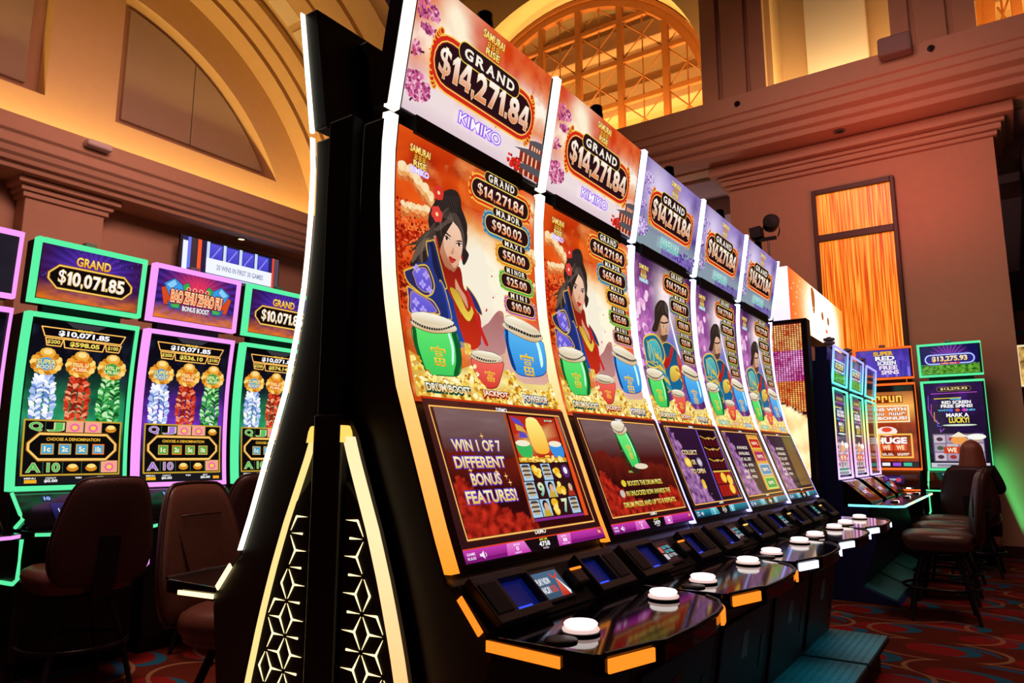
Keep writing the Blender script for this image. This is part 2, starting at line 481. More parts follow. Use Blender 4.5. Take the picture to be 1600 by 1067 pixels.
POLY = {'hair':[(0.282,0.883),(0.324,0.897),(0.369,0.899),(0.395,0.883),(0.402,0.86),(0.425,0.841),(0.443,0.818),(0.438,0.787),(0.426,0.755),(0.449,0.737),(0.408,0.704),(0.387,0.732),(0.353,0.732),(0.249,0.729),(0.22,0.729),(0.181,0.687),(0.071,0.657),(0.082,0.681),(0.103,0.702),(0.143,0.739),(0.187,0.762),(0.181,0.787),(0.195,0.818),(0.221,0.843),(0.242,0.865)],
'hairtail':[(0.187,0.764),(0.143,0.745),(0.105,0.724),(0.039,0.702),(0.104,0.714),(0.065,0.69),(0.112,0.705),(0.073,0.672),(0.067,0.656),(0.127,0.67),(0.187,0.696),(0.225,0.73)],
'hairlight':[(0.348,0.815),(0.305,0.8),(0.252,0.774),(0.217,0.769),(0.242,0.785),(0.295,0.808),(0.331,0.835)],
'hairlight2':[(0.353,0.816),(0.342,0.837),(0.379,0.833),(0.412,0.804),(0.423,0.78),(0.4,0.798)],
'hairlight3':[(0.152,0.735),(0.113,0.713),(0.083,0.685),(0.076,0.665),(0.11,0.685),(0.161,0.72),(0.191,0.745)],
'face':[(0.271,0.782),(0.299,0.795),(0.342,0.813),(0.377,0.807),(0.405,0.784),(0.406,0.756),(0.395,0.729),(0.376,0.708),(0.337,0.687),(0.296,0.692),(0.263,0.711),(0.24,0.732),(0.239,0.752)],
'faceshade':[(0.241,0.752),(0.27,0.777),(0.276,0.758),(0.28,0.734),(0.298,0.712),(0.322,0.696),(0.337,0.687),(0.296,0.692),(0.263,0.711),(0.24,0.732)],
'ear':[(0.213,0.751),(0.231,0.757),(0.242,0.748),(0.24,0.732),(0.225,0.73)],
'neck':[(0.235,0.735),(0.278,0.709),(0.335,0.687),(0.376,0.706),(0.345,0.668),(0.333,0.626),(0.286,0.649),(0.245,0.688)],
'fringeL':[(0.345,0.816),(0.314,0.789),(0.282,0.763),(0.26,0.735),(0.245,0.716),(0.235,0.735),(0.231,0.759),(0.253,0.787),(0.295,0.811)],
'fringeR':[(0.345,0.816),(0.384,0.8),(0.407,0.774),(0.409,0.744),(0.43,0.756),(0.442,0.792),(0.418,0.831),(0.379,0.842)],
'browL':[(0.274,0.777),(0.298,0.776),(0.326,0.77),(0.321,0.768),(0.292,0.772)],
'browR':[(0.352,0.76),(0.376,0.767),(0.399,0.769),(0.398,0.766),(0.371,0.763)],
'eyeL':[(0.282,0.765),(0.3,0.766),(0.317,0.76),(0.3,0.756),(0.287,0.758)],
'eyeR':[(0.359,0.755),(0.378,0.761),(0.398,0.76),(0.393,0.754),(0.371,0.751)],
'nose':[(0.341,0.743),(0.344,0.731),(0.335,0.723),(0.319,0.726),(0.329,0.732)],
'lips':[(0.306,0.713),(0.322,0.716),(0.332,0.714),(0.355,0.712),(0.343,0.704),(0.323,0.698),(0.31,0.704)],
'lipline':[(0.307,0.711),(0.331,0.71),(0.354,0.711),(0.331,0.709)],
'collar':[(0.166,0.729),(0.186,0.736),(0.218,0.74),(0.246,0.696),(0.271,0.651),(0.282,0.628),(0.247,0.628),(0.204,0.658),(0.175,0.694)],
'collarin':[(0.179,0.727),(0.205,0.733),(0.231,0.694),(0.255,0.649),(0.264,0.634),(0.239,0.639),(0.211,0.665),(0.185,0.696)],
'redunder':[(0.222,0.741),(0.248,0.717),(0.284,0.681),(0.33,0.675),(0.336,0.626),(0.298,0.63),(0.271,0.651),(0.245,0.688)],
'pad':[(0.027,0.636),(0.052,0.647),(0.146,0.67),(0.181,0.659),(0.202,0.626),(0.183,0.602),(0.138,0.592),(0.081,0.603),(0.043,0.615)],
'padin':[(0.079,0.646),(0.145,0.663),(0.171,0.652),(0.186,0.625),(0.173,0.609),(0.14,0.601),(0.1,0.61),(0.086,0.628)],
'pad2':[(0.04,0.603),(0.088,0.597),(0.146,0.589),(0.189,0.582),(0.219,0.555),(0.151,0.551),(0.04,0.539),(0.039,0.577)],
'pad2in':[(0.061,0.594),(0.105,0.59),(0.154,0.582),(0.18,0.573),(0.195,0.557),(0.059,0.545),(0.051,0.57)],
'body':[(0.183,0.602),(0.202,0.626),(0.247,0.628),(0.282,0.628),(0.313,0.607),(0.345,0.574),(0.396,0.534),(0.457,0.523),(0.461,0.495),(0.271,0.481),(0.219,0.555)],
'bodystrap':[(0.24,0.643),(0.267,0.626),(0.289,0.576),(0.292,0.549),(0.258,0.553),(0.24,0.599)],
'scarf':[(0.269,0.683),(0.33,0.675),(0.37,0.696),(0.389,0.682),(0.4,0.642),(0.446,0.626),(0.496,0.572),(0.472,0.528),(0.415,0.527),(0.356,0.575),(0.307,0.607),(0.283,0.632)],
'vneck':[(0.3,0.63),(0.359,0.626),(0.41,0.581),(0.443,0.609),(0.416,0.64),(0.437,0.634),(0.474,0.608),(0.416,0.555),(0.358,0.575)],
'vskin':[(0.344,0.66),(0.373,0.639),(0.41,0.618),(0.413,0.589),(0.377,0.614),(0.344,0.627)],
'chest':[(0.317,0.604),(0.364,0.568),(0.415,0.55),(0.47,0.595),(0.498,0.56),(0.461,0.495),(0.366,0.488)],
'tassel':[(0.415,0.635),(0.437,0.634),(0.477,0.583),(0.499,0.543),(0.527,0.503),(0.503,0.501),(0.48,0.537),(0.454,0.581)],
'backcollar':[(0.417,0.648),(0.449,0.639),(0.492,0.614),(0.513,0.583),(0.479,0.587),(0.443,0.617)],
'mount':[(0.456,0.479),(0.48,0.533),(0.522,0.554),(0.558,0.566),(0.617,0.596),(0.659,0.608),(0.684,0.593),(0.65,0.49)],
'cloudA':[(0,0.917),(0.04,0.933),(0.11,0.925),(0.181,0.925),(0.237,0.91),(0.276,0.883),(0.239,0.879),(0.174,0.89),(0.104,0.883),(0.043,0.89),(-0,0.899)],
'cloudB':[(0.005,0.775),(0.089,0.793),(0.177,0.816),(0.19,0.795),(0.149,0.774),(0.08,0.773),(0.021,0.77)],
'greenbody':[(0.04,0.506),(0.038,0.467),(0.057,0.428),(0.076,0.409),(0.093,0.397),(0.145,0.4),(0.274,0.407),(0.313,0.444),(0.318,0.48),(0.304,0.517),(0.221,0.508),(0.122,0.507)],
'greendark':[(0.04,0.506),(0.038,0.467),(0.057,0.428),(0.084,0.404),(0.072,0.429),(0.059,0.468),(0.059,0.504)],
'greendark2':[(0.277,0.512),(0.285,0.48),(0.277,0.442),(0.246,0.406),(0.274,0.407),(0.313,0.444),(0.318,0.48),(0.304,0.517)],
'greenhi':[(0.263,0.511),(0.277,0.477),(0.263,0.441),(0.25,0.43),(0.249,0.44),(0.261,0.473),(0.252,0.51)],
'greenrim':[(0.043,0.528),(0.035,0.513),(0.078,0.505),(0.153,0.502),(0.249,0.51),(0.312,0.521),(0.307,0.534),(0.234,0.544),(0.136,0.551),(0.072,0.544)],
'greenhead':[(0.042,0.531),(0.059,0.542),(0.117,0.549),(0.202,0.55),(0.282,0.545),(0.301,0.538),(0.249,0.528),(0.16,0.524),(0.084,0.523)],
'greenstud':[(0.042,0.525),(0.094,0.517),(0.157,0.515),(0.225,0.52),(0.296,0.535),(0.298,0.531),(0.223,0.515),(0.155,0.509),(0.089,0.511),(0.041,0.52)],
'greensign':[(0.131,0.467),(0.229,0.476),(0.208,0.426),(0.128,0.421)],
'redbody':[(0.385,0.457),(0.385,0.43),(0.403,0.409),(0.429,0.386),(0.522,0.389),(0.577,0.421),(0.609,0.449),(0.606,0.461),(0.488,0.456)],
'redrim':[(0.389,0.469),(0.387,0.458),(0.454,0.45),(0.542,0.454),(0.607,0.462),(0.608,0.474),(0.548,0.483),(0.469,0.482),(0.414,0.478)],
'redhead':[(0.392,0.472),(0.414,0.478),(0.469,0.482),(0.547,0.481),(0.605,0.475),(0.572,0.467),(0.493,0.466),(0.424,0.467)],
'redstud':[(0.391,0.468),(0.423,0.464),(0.49,0.46),(0.571,0.464),(0.602,0.469),(0.595,0.464),(0.552,0.458),(0.48,0.455),(0.414,0.459),(0.391,0.465)],
'redsign':[(0.462,0.428),(0.539,0.433),(0.523,0.404),(0.455,0.401)],
'bluebody':[(0.676,0.557),(0.666,0.516),(0.67,0.48),(0.688,0.448),(0.74,0.433),(0.869,0.436),(0.961,0.452),(0.992,0.489),(0.998,0.525),(0.98,0.548),(0.827,0.547)],
'bluedark':[(0.676,0.557),(0.666,0.516),(0.67,0.48),(0.688,0.448),(0.709,0.446),(0.696,0.482),(0.688,0.517),(0.697,0.556)],
'bluehi':[(0.946,0.547),(0.961,0.513),(0.957,0.48),(0.935,0.466),(0.931,0.485),(0.933,0.514),(0.926,0.545)],
'bluerim':[(0.675,0.58),(0.657,0.565),(0.73,0.551),(0.834,0.541),(0.919,0.54),(0.982,0.552),(0.995,0.561),(0.954,0.58),(0.846,0.596),(0.748,0.601),(0.698,0.596)],
'bluehead':[(0.676,0.583),(0.698,0.595),(0.748,0.601),(0.846,0.596),(0.945,0.583),(0.97,0.572),(0.911,0.568),(0.792,0.574),(0.714,0.579)],
'bluestud':[(0.677,0.579),(0.711,0.573),(0.789,0.567),(0.898,0.561),(0.976,0.567),(0.973,0.56),(0.895,0.553),(0.782,0.559),(0.704,0.564),(0.677,0.574)],
'bluesign':[(0.765,0.496),(0.887,0.501),(0.86,0.437),(0.758,0.434)],
'trees':[(-0.002,0.765),(0.024,0.761),(0.069,0.749),(0.125,0.754),(0.143,0.745),(0.077,0.719),(0.038,0.687),(-0.002,0.685)],
'm_hair':[(0.34,0.825),(0.414,0.851),(0.503,0.854),(0.553,0.829),(0.539,0.767),(0.516,0.786),(0.444,0.79),(0.374,0.752),(0.317,0.712),(0.233,0.708),(0.289,0.751),(0.303,0.793)],
'm_face':[(0.397,0.778),(0.481,0.797),(0.532,0.788),(0.535,0.745),(0.492,0.699),(0.434,0.677),(0.374,0.682),(0.334,0.707),(0.336,0.741)],
'm_beard':[(0.367,0.699),(0.427,0.704),(0.498,0.714),(0.484,0.695),(0.434,0.677),(0.379,0.681)],
'm_brow':[(0.399,0.76),(0.457,0.761),(0.532,0.772),(0.527,0.766),(0.455,0.755),(0.403,0.754)],
'm_shade':[(0.336,0.741),(0.396,0.775),(0.39,0.732),(0.389,0.683),(0.334,0.707)],
'm_neck':[(0.315,0.708),(0.374,0.682),(0.434,0.677),(0.436,0.632),(0.351,0.632),(0.284,0.668)],
'm_pad':[(0.091,0.666),(0.268,0.694),(0.379,0.662),(0.396,0.608),(0.258,0.562),(0.096,0.558),(0.077,0.606)],
'm_padin':[(0.142,0.65),(0.258,0.673),(0.332,0.651),(0.341,0.611),(0.259,0.582),(0.14,0.584)],
'm_arm':[(0.081,0.573),(0.244,0.561),(0.382,0.525),(0.355,0.469),(0.223,0.477),(0.086,0.528)],
'm_body':[(0.379,0.662),(0.546,0.675),(0.684,0.62),(0.619,0.495),(0.362,0.476),(0.256,0.558)],
'm_scarf':[(0.285,0.672),(0.395,0.636),(0.457,0.612),(0.542,0.667),(0.569,0.648),(0.459,0.584),(0.37,0.562),(0.32,0.589)],
'm_gold':[(0.463,0.571),(0.611,0.587),(0.601,0.537),(0.443,0.514)],
'm_blade':[(0.559,0.798),(0.577,0.798),(0.692,0.646),(0.664,0.64)],
'm_red':[(0.624,0.623),(0.679,0.634),(0.7,0.542),(0.702,0.485),(0.652,0.482),(0.63,0.552)],
'm_green':[(0.101,0.516),(0.098,0.471),(0.141,0.399),(0.312,0.404),(0.421,0.472),(0.382,0.525)],
'm_greenhead':[(0.105,0.526),(0.15,0.542),(0.315,0.545),(0.391,0.529),(0.234,0.517)],
'm_redd':[(0.47,0.454),(0.444,0.419),(0.51,0.387),(0.654,0.391),(0.726,0.443),(0.686,0.47)],
'm_blue':[(0.784,0.456),(0.766,0.416),(0.799,0.378),(0.958,0.382),(1.03,0.425),(1.01,0.461)],
'm_art':[(0.083,0.992),(1.05,1),(0.509,0.95),(0.977,0.923),(0.658,0.873),(0.98,0.842),(0.731,0.785),(0.988,0.762),(0.717,0.71),(0.95,0.683),(0.762,0.64),(0.978,0.617),(0.116,0.956),(0.241,0.918)],
'two':[(0.079,0.323),(0.479,0.319)]}

# ------------------------------------------------------------------ screen artwork: layered flat shapes inside one mesh per screen
_TXT = {}


def glyphs(text, off):
    key = (text, round(off, 4))
    if key in _TXT:
        return _TXT[key]
    cu = bpy.data.curves.new('t', 'FONT')
    cu.body = text
    cu.fill_mode = 'FRONT'
    cu.resolution_u = 3
    cu.offset = off
    cu.align_x = 'LEFT'
    o = bpy.data.objects.new('t', cu)
    COL.objects.link(o)
    dg = bpy.context.evaluated_depsgraph_get()
    ev = o.evaluated_get(dg)
    me = ev.to_mesh()
    me.calc_loop_triangles()
    vs = [(v.co.x, v.co.y) for v in me.vertices]
    ts = [tuple(t.vertices) for t in me.loop_triangles]
    ev.to_mesh_clear()
    bpy.data.objects.remove(o)
    bpy.data.curves.remove(cu)
    _TXT[key] = (vs, ts)
    return _TXT[key]


class Art:
    def __init__(self, mapper, w, h, bands=1, step=2.5e-5):
        self.map, self.w, self.h, self.nb, self.step = mapper, w, h, bands, step
        self.layer = 0
        self.v, self.f, self.c = [], [], []

    def up(self):
        self.layer += 1
        return self.layer * self.step

    def _col(self, color, box):
        if callable(color):
            return color
        if isinstance(color, list):       # vertical gradient bottom -> top
            a, b = lin(color[0]), lin(color[1])
            t0, t1 = box[1], max(box[3], box[1] + 1e-6)
            return lambda s, t: tuple(a[i] + (b[i] - a[i]) * min(1, max(0, (t - t0) / (t1 - t0))) for i in range(3))
        c = lin(color)
        return lambda s, t: c

    def _emit(self, poly, cf, off):
        o = len(self.v)
        for s, t in poly:
            self.v.append(self.map(s, t, off))
            self.c.append(cf(s, t))
        self.f.append(tuple(range(o, o + len(poly))))

    def _tri(self, tri, cf, off):
        nb = self.nb
        if nb <= 1:
            return self._emit(tri, cf, off)
        lo = min(p[1] for p in tri) * nb
        hi = max(p[1] for p in tri) * nb
        k0, k1 = math.floor(lo + 1e-9), math.ceil(hi - 1e-9)
        if k1 - k0 <= 1:
            return self._emit(tri, cf, off)
        for k in range(k0, k1):
            p = clip(clip(tri, k / nb, True), (k + 1) / nb, False)
            if len(p) >= 3:
                self._emit(p, cf, off)

    def tris(self, pts, tr, color):
        box = (min(p[0] for p in pts), min(p[1] for p in pts), max(p[0] for p in pts), max(p[1] for p in pts))
        cf = self._col(color, box)
        off = self.up()
        for t in tr:
            self._tri([pts[i] for i in t], cf, off)
        return self

    def poly(self, pts, color, smooth=0):
        if smooth:
            pts = crom(pts, smooth)
        pts = [(min(1, max(0, s)), min(1, max(0, t))) for s, t in pts]
        tr = tessellate_polygon([[Vector((s * self.w, t * self.h, 0)) for s, t in pts]])
        return self.tris(pts, tr, color)

    def rect(self, s0, t0, s1, t1, color):
        return self.poly([(s0, t0), (s1, t0), (s1, t1), (s0, t1)], color)

    def ell(self, cs, ct, rs, rt, color, n=16, rot=0.0):
        pts = []
        for k in range(n):
            a = 2 * PI * k / n
            x, y = rs * self.w * math.cos(a), rt * self.h * math.sin(a)
            pts.append((cs + (x * math.cos(rot) - y * math.sin(rot)) / self.w, ct + (x * math.sin(rot) + y * math.cos(rot)) / self.h))
        return self.poly(pts, color)

    def line(self, pts, w, color):
        """polyline, w in metres"""
        P = [Vector((s * self.w, t * self.h)) for s, t in pts]
        out, tr = [], []
        for a, b in zip(P, P[1:]):
            d = (b - a)
            if d.length < 1e-7:
                continue
            d.normalize()
            q = Vector((-d.y, d.x)) * w / 2
            e = d * w * 0.25
            o = len(out)
            out += [tuple(((a - e + q).x / self.w, (a - e + q).y / self.h)), ((a - e - q).x / self.w, (a - e - q).y / self.h),
                    ((b + e - q).x / self.w, (b + e - q).y / self.h), ((b + e + q).x / self.w, (b + e + q).y / self.h)]
            tr += [(o, o + 1, o + 2), (o, o + 2, o + 3)]
        if out:
            self.tris(out, tr, color)
        return self

    def outline(self, pts, w, color, smooth=0):
        if smooth:
            pts = crom(pts, smooth)
        return self.line(list(pts) + [pts[0]], w, color)

    def pill(self, s0, t0, s1, t1, color, grow=0.0, n=9, cut=False):
        g = grow
        x0, x1, y0, y1 = s0 * self.w - g, s1 * self.w + g, t0 * self.h - g, t1 * self.h + g
        r = (y1 - y0) / 2
        cy = (y0 + y1) / 2
        if cut:
            k = r * 0.75
            pts = [(x0 + k, y0), (x1 - k, y0), (x1, y0 + k), (x1, y1 - k), (x1 - k, y1), (x0 + k, y1), (x0, y1 - k), (x0, y0 + k)]
        else:
            pts = arc(x1 - r, cy, r, -PI / 2, PI / 2, n) + arc(x0 + r, cy, r, PI / 2, 1.5 * PI, n)
        return self.poly([(x / self.w, y / self.h) for x, y in pts], color)

    def text(self, txt, s0, t0, s1, t1, color, bold=0.02, rim=None, rimw=0.06, rim2=None):
        base, _ = glyphs(txt, 0.0)
        if not base:
            return self
        bx0, bx1 = min(p[0] for p in base), max(p[0] for p in base)
        by0, by1 = min(p[1] for p in base), max(p[1] for p in base)
        todo = []
        if rim2:
            todo.append((rimw * 1.9, rim2))
        if rim:
            todo.append((rimw, rim))
        todo.append((bold, color))
        for off, col in todo:
            vs, ts = glyphs(txt, off)
            pts = [(s0 + (x - bx0) / (bx1 - bx0) * (s1 - s0), t0 + (y - by0) / (by1 - by0) * (t1 - t0)) for x, y in vs]
            self.tris(pts, ts, col)
        return self

    def digits(self, txt, s0, t0, s1, t1, color, rim=None, rimw=0.05, bold=0.025):
        """condensed heavy figures, one slot each"""
        wt = {',': 0.34, '.': 0.34, '1': 0.62}
        tot = sum(wt.get(ch, 1.0) for ch in txt)
        u = (s1 - s0) / tot
        h = t1 - t0
        todo = ([(rimw * 1.0, rim)] if rim else []) + [(0.0, color)]
        for grow, col in todo:
            x = s0
            gs, gt = grow * h * self.h / self.w, grow * h
            cf = self._col(col, (s0, t0, s1, t1))
            for ch in txt:
                w = u * wt.get(ch, 1.0)
                a, b = x + u * 0.09, x + w - u * 0.09
                if ch == '1':
                    m = b - u * 0.20
                    self.poly([(m - u * 0.10 - gs, t0 - gt), (b + gs, t0 - gt), (b + gs, t1 + gt), (m - gs * 0.5, t1 + gt), (a - u * 0.02 - gs, t1 - h * 0.20 - gt * 0.5), (a - u * 0.02 - gs, t1 - h * 0.36 - gt), (m - u * 0.10 - gs, t1 - h * 0.28 - gt)], cf)
                elif ch == '.':
                    self.rect(a - gs, t0 - gt, b + gs, t0 + h * 0.19 + gt, cf)
                elif ch == ',':
                    self.poly([(a - gs, t0 + h * 0.0 - gt * 0.4), (a + u * 0.06, t0 - h * 0.17 - gt), (b + gs, t0 - h * 0.05), (b + gs, t0 + h * 0.19 + gt), (a - gs, t0 + h * 0.19 + gt)], cf)
                elif ch == '4':
                    o_ = [(a - gs, t0 + h * 0.16 - gt), (b - u * 0.32 - gs, t0 + h * 0.16 - gt), (b - u * 0.32 - gs, t0 - gt), (b - u * 0.08 + gs, t0 - gt), (b - u * 0.08 + gs, t0 + h * 0.16), (b + gs, t0 + h * 0.16 - gt * 0.5), (b + gs, t0 + h * 0.36 + gt),
                          (b - u * 0.08 + gs, t0 + h * 0.36 + gt), (b - u * 0.08 + gs, t1 + gt), (b - u * 0.36 - gs, t1 + gt), (a - gs, t0 + h * 0.40)]
                    self.poly(o_, cf)
                    if grow == 0.0:
                        self.poly([(a + u * 0.20, t0 + h * 0.37), (b - u * 0.31, t0 + h * 0.37), (b - u * 0.31, t0 + h * 0.70)], self.hole)
                elif ch == '7':
                    self.poly([(a - gs, t1 + gt), (b + gs, t1 + gt), (b + gs, t1 - h * 0.20), (a + u * 0.42 + gs, t0 - gt), (a + u * 0.12 - gs, t0 - gt), (b - u * 0.30, t1 - h * 0.20 - gt), (a - gs, t1 - h * 0.20 - gt)], cf)
                else:
                    e = h * 0.07 if ch == '$' else 0.0
                    self.text(ch, a, t0 - e, b, t1 + e, cf, (0.0 if ch == '$' else bold) + (grow * 0.55))
                x += w
        return self

    hole = '#2a1216'

    def grid(self, fn, ns, nt, s0=0.0, t0=0.0, s1=1.0, t1=1.0):
        off = self.up()
        o = len(self.v)
        ts = [t0 + (t1 - t0) * j / nt for j in range(nt + 1)]
        if self.nb > 1:
            ts = sorted(set(ts + [k / self.nb for k in range(self.nb + 1) if t0 < k / self.nb < t1]))
        for t in ts:
            for i in range(ns + 1):
                s = s0 + (s1 - s0) * i / ns
                self.v.append(self.map(s, t, off))
                self.c.append(fn(s, t))
        for j in range(len(ts) - 1):
            for i in range(ns):
                a = o + j * (ns + 1) + i
                self.f.append((a, a + 1, a + ns + 2, a + ns + 1))
        return self

    def build(self, name, parent, mat=None):
        me = bpy.data.meshes.new(name)
        me.from_pydata(self.v, [], self.f)
        at = me.color_attributes.new('Col', 'FLOAT_COLOR', 'POINT')
        flat = []
        for c in self.c:
            flat += [c[0], c[1], c[2], 1.0]
        at.data.foreach_set('color', flat)
        me.materials.append(mat or SCREEN)
        o = bpy.data.objects.new(name, me)
        COL.objects.link(o)
        if parent:
            o.parent = parent
        return o


def clip(poly, t, above):
    out = []
    for a, b in zip(poly, poly[1:] + poly[:1]):
        ia = a[1] >= t if above else a[1] <= t
        ib = b[1] >= t if above else b[1] <= t
        if ia:
            out.append(a)
        if ia != ib:
            u = (t - a[1]) / (b[1] - a[1])
            out.append((a[0] + (b[0] - a[0]) * u, t))
    return out


def scribble(A, s0, t0, s1, t1, color, n=8, rim=None):
    """a line of lettering too small or blurred to read: uneven letter-sized marks"""
    r = random.Random(int(s0 * 1e4) + n)
    w = (s1 - s0) / n
    for k in range(n):
        if n > 5 and k % 5 == 4:
            continue
        a, b = s0 + w * (k + 0.08), s0 + w * (k + 0.88)
        h = t1 - t0
        if rim:
            A.rect(a - w * 0.12, t0 - h * 0.12, b + w * 0.12, t1 + h * 0.12, rim)
        q = r.random()
        A.rect(a, t0, a + w * 0.26, t1, color)
        A.rect(a, t0 if q < 0.5 else t1 - h * 0.24, b, t0 + h * 0.24 if q < 0.5 else t1, color)
        if q > 0.25:
            A.rect(b - w * 0.26, t0 + h * (0.4 if q > 0.7 else 0.0), b, t1, color)


def mixc(a, b, f):
    f = min(1.0, max(0.0, f))
    return tuple(a[i] + (b[i] - a[i]) * f for i in range(3))


def fbm(x, y, z=0.0, o=4):
    r, a = 0.0, 0.5
    for i in range(o):
        r += a * noise.noise((x, y, z))
        x, y, a = x * 2.03, y * 2.03, a * 0.5
    return r


def H(c):
    return lin(c)


# ---- main art colours
def sky_red(s, t):
    n = fbm(s * 2.6 + 1, t * 7.5, 1.0)
    c = mixc(H('#c23208'), H('#ec5c18'), 0.5 + 1.6 * n)
    c = mixc(c, H('#7e1808'), max(0, 2.2 * fbm(s * 4 + 9, t * 10, 4.0) - 0.2))
    c = mixc(c, H('#f8a058'), max(0, 2.4 * fbm(s * 5 + 2, t * 12 + s * 2, 9.0) - 0.25))
    ex = (s - 0.53) / 0.26
    ey = (t - 0.655) / 0.155
    g = math.exp(-(ex * ex + ey * ey) * 0.8) * 1.2
    wob = 0.35 * fbm(s * 5, t * 11, 7.0)
    c = mixc(c, H('#f9c86a'), (g + wob - 0.12) * 1.7)
    c = mixc(c, H('#f8eed8'), (g + wob - 0.40) * 2.6)
    right = max(0, (s - 0.78) / 0.2) * max(0, 1 - abs(t - 0.70) / 0.22)
    c = mixc(c, H('#e4541a'), right * (1.0 + 1.6 * fbm(s * 6, t * 11, 3)))
    ex, ey = (s - 0.97) / 0.09, (t - 0.945) / 0.035
    c = mixc(c, H('#f8dca8'), math.exp(-(ex * ex + ey * ey)) * (0.9 + fbm(s * 9, t * 12, 2)))
    if t < 0.62 and s > 0.4:
        c = mixc(c, H('#dcb4a4'), (0.62 - t) / 0.2 * 0.9)
    return c


def sky_purple(s, t):
    n = fbm(s * 3 + 4, t * 6, 2.0)
    c = mixc(H('#3a1850'), H('#8d3c8e'), 0.5 + 1.5 * n)
    c = mixc(c, H('#d68fd0'), max(0, 2.2 * fbm(s * 5 + 3, t * 9, 8.0) - 0.15))
    ex, ey = (s - 0.5) / 0.16, (t - 0.86) / 0.14
    c = mixc(c, H('#f7e2e6'), math.exp(-(ex * ex + ey * ey)) * 1.1)
    ex, ey = (s - 0.55) / 0.2, (t - 0.62) / 0.12
    c = mixc(c, H('#5f7ae0'), math.exp(-(ex * ex + ey * ey)) * 0.8)
    left = max(0, 1 - s / 0.2) * (1 if t < 0.86 else 0.3)
    c = mixc(c, H('#e6a4d4'), left * (0.5 + 1.2 * fbm(s * 12, t * 20, 5)))
    if t > 0.9:
        c = mixc(c, H('#2a1238'), (t - 0.9) * 6)
    return c


def sky_topper_red(s, t):
    a = math.atan2((t - 0.3) * 0.57, s - 0.62)
    ray = 0.5 + 0.5 * math.sin(a * 19 + 3 * fbm(s * 3, t * 2, 2))
    n = fbm(s * 4, t * 3.0, 1.5)
    c = mixc(H('#d23c0e'), H('#f08a4c'), 0.30 + 1.3 * n + 0.25 * ray)
    ex, ey = (s - 0.25) / 0.13, (t - 0.70) / 0.34
    c = mixc(c, H('#fff0d2'), math.exp(-(ex * ex + ey * ey)) * (0.9 + 0.5 * ray + n))
    ex, ey = (s - 0.85) / 0.2, (t - 0.60) / 0.12
    c = mixc(c, H('#fff6e6'), math.exp(-(ex * ex + ey * ey)) * (1.4 + 2.2 * fbm(s * 9, t * 6, 3)))
    ex, ey = (s - 0.06) / 0.14, (t - 0.52) / 0.12
    c = mixc(c, H('#ffe8d8'), math.exp(-(ex * ex + ey * ey)) * (1.0 + 1.6 * fbm(s * 9, t * 6, 8)))
    ex, ey = (s - 0.5) / 0.5, (t - 0.45) / 0.13
    c = mixc(c, H('#ffc070'), math.exp(-(ex * ex + ey * ey)) * 0.5)
    low = (0.40 - t) / 0.16
    c = mixc(c, H('#efdcdc'), min(1, max(0, low + 0.8 * fbm(s * 6, t * 9, 4))))
    if s > 0.85 and t > 0.66:
        c = mixc(c, H('#b82c10'), max(0, fbm(s * 16, t * 14, 1)) * 1.8)
    if t < 0.14:
        c = mixc(c, H('#d8bccc'), (0.14 - t) * 5)
    return c


def sky_topper_purple(s, t):
    n = fbm(s * 4, t * 2.6, 5.5)
    c = mixc(H('#4a3280'), H('#9a80cc'), 0.5 + 1.4 * n)
    ex, ey = (s - 0.22) / 0.2, (t - 0.72) / 0.3
    c = mixc(c, H('#e0d0f0'), math.exp(-(ex * ex + ey * ey)))
    ex, ey = (s - 0.8) / 0.3, (t - 0.72) / 0.2
    c = mixc(c, H('#c8b4e0'), math.exp(-(ex * ex + ey * ey)) * (0.7 + n))
    low = (0.4 - t) / 0.3
    c = mixc(c, H('#8ea0a8'), min(0.9, low * 1.2))
    if t < 0.12 and s > 0.4:
        c = mixc(c, H('#6a4aa0'), 0.7)
    return c


def gold_pile(s, t):
    c = mixc(H('#c07c18'), H('#f4cc58'), 0.5 + 1.6 * fbm(s * 14, t * 26, 1))
    for cx in (0.2, 0.52, 0.86):
        ex, ey = (s - cx) / 0.13, (t - 0.405) / 0.03
        c = mixc(c, H('#fff6a8'), math.exp(-(ex * ex + ey * ey)) * 0.9)
    return c


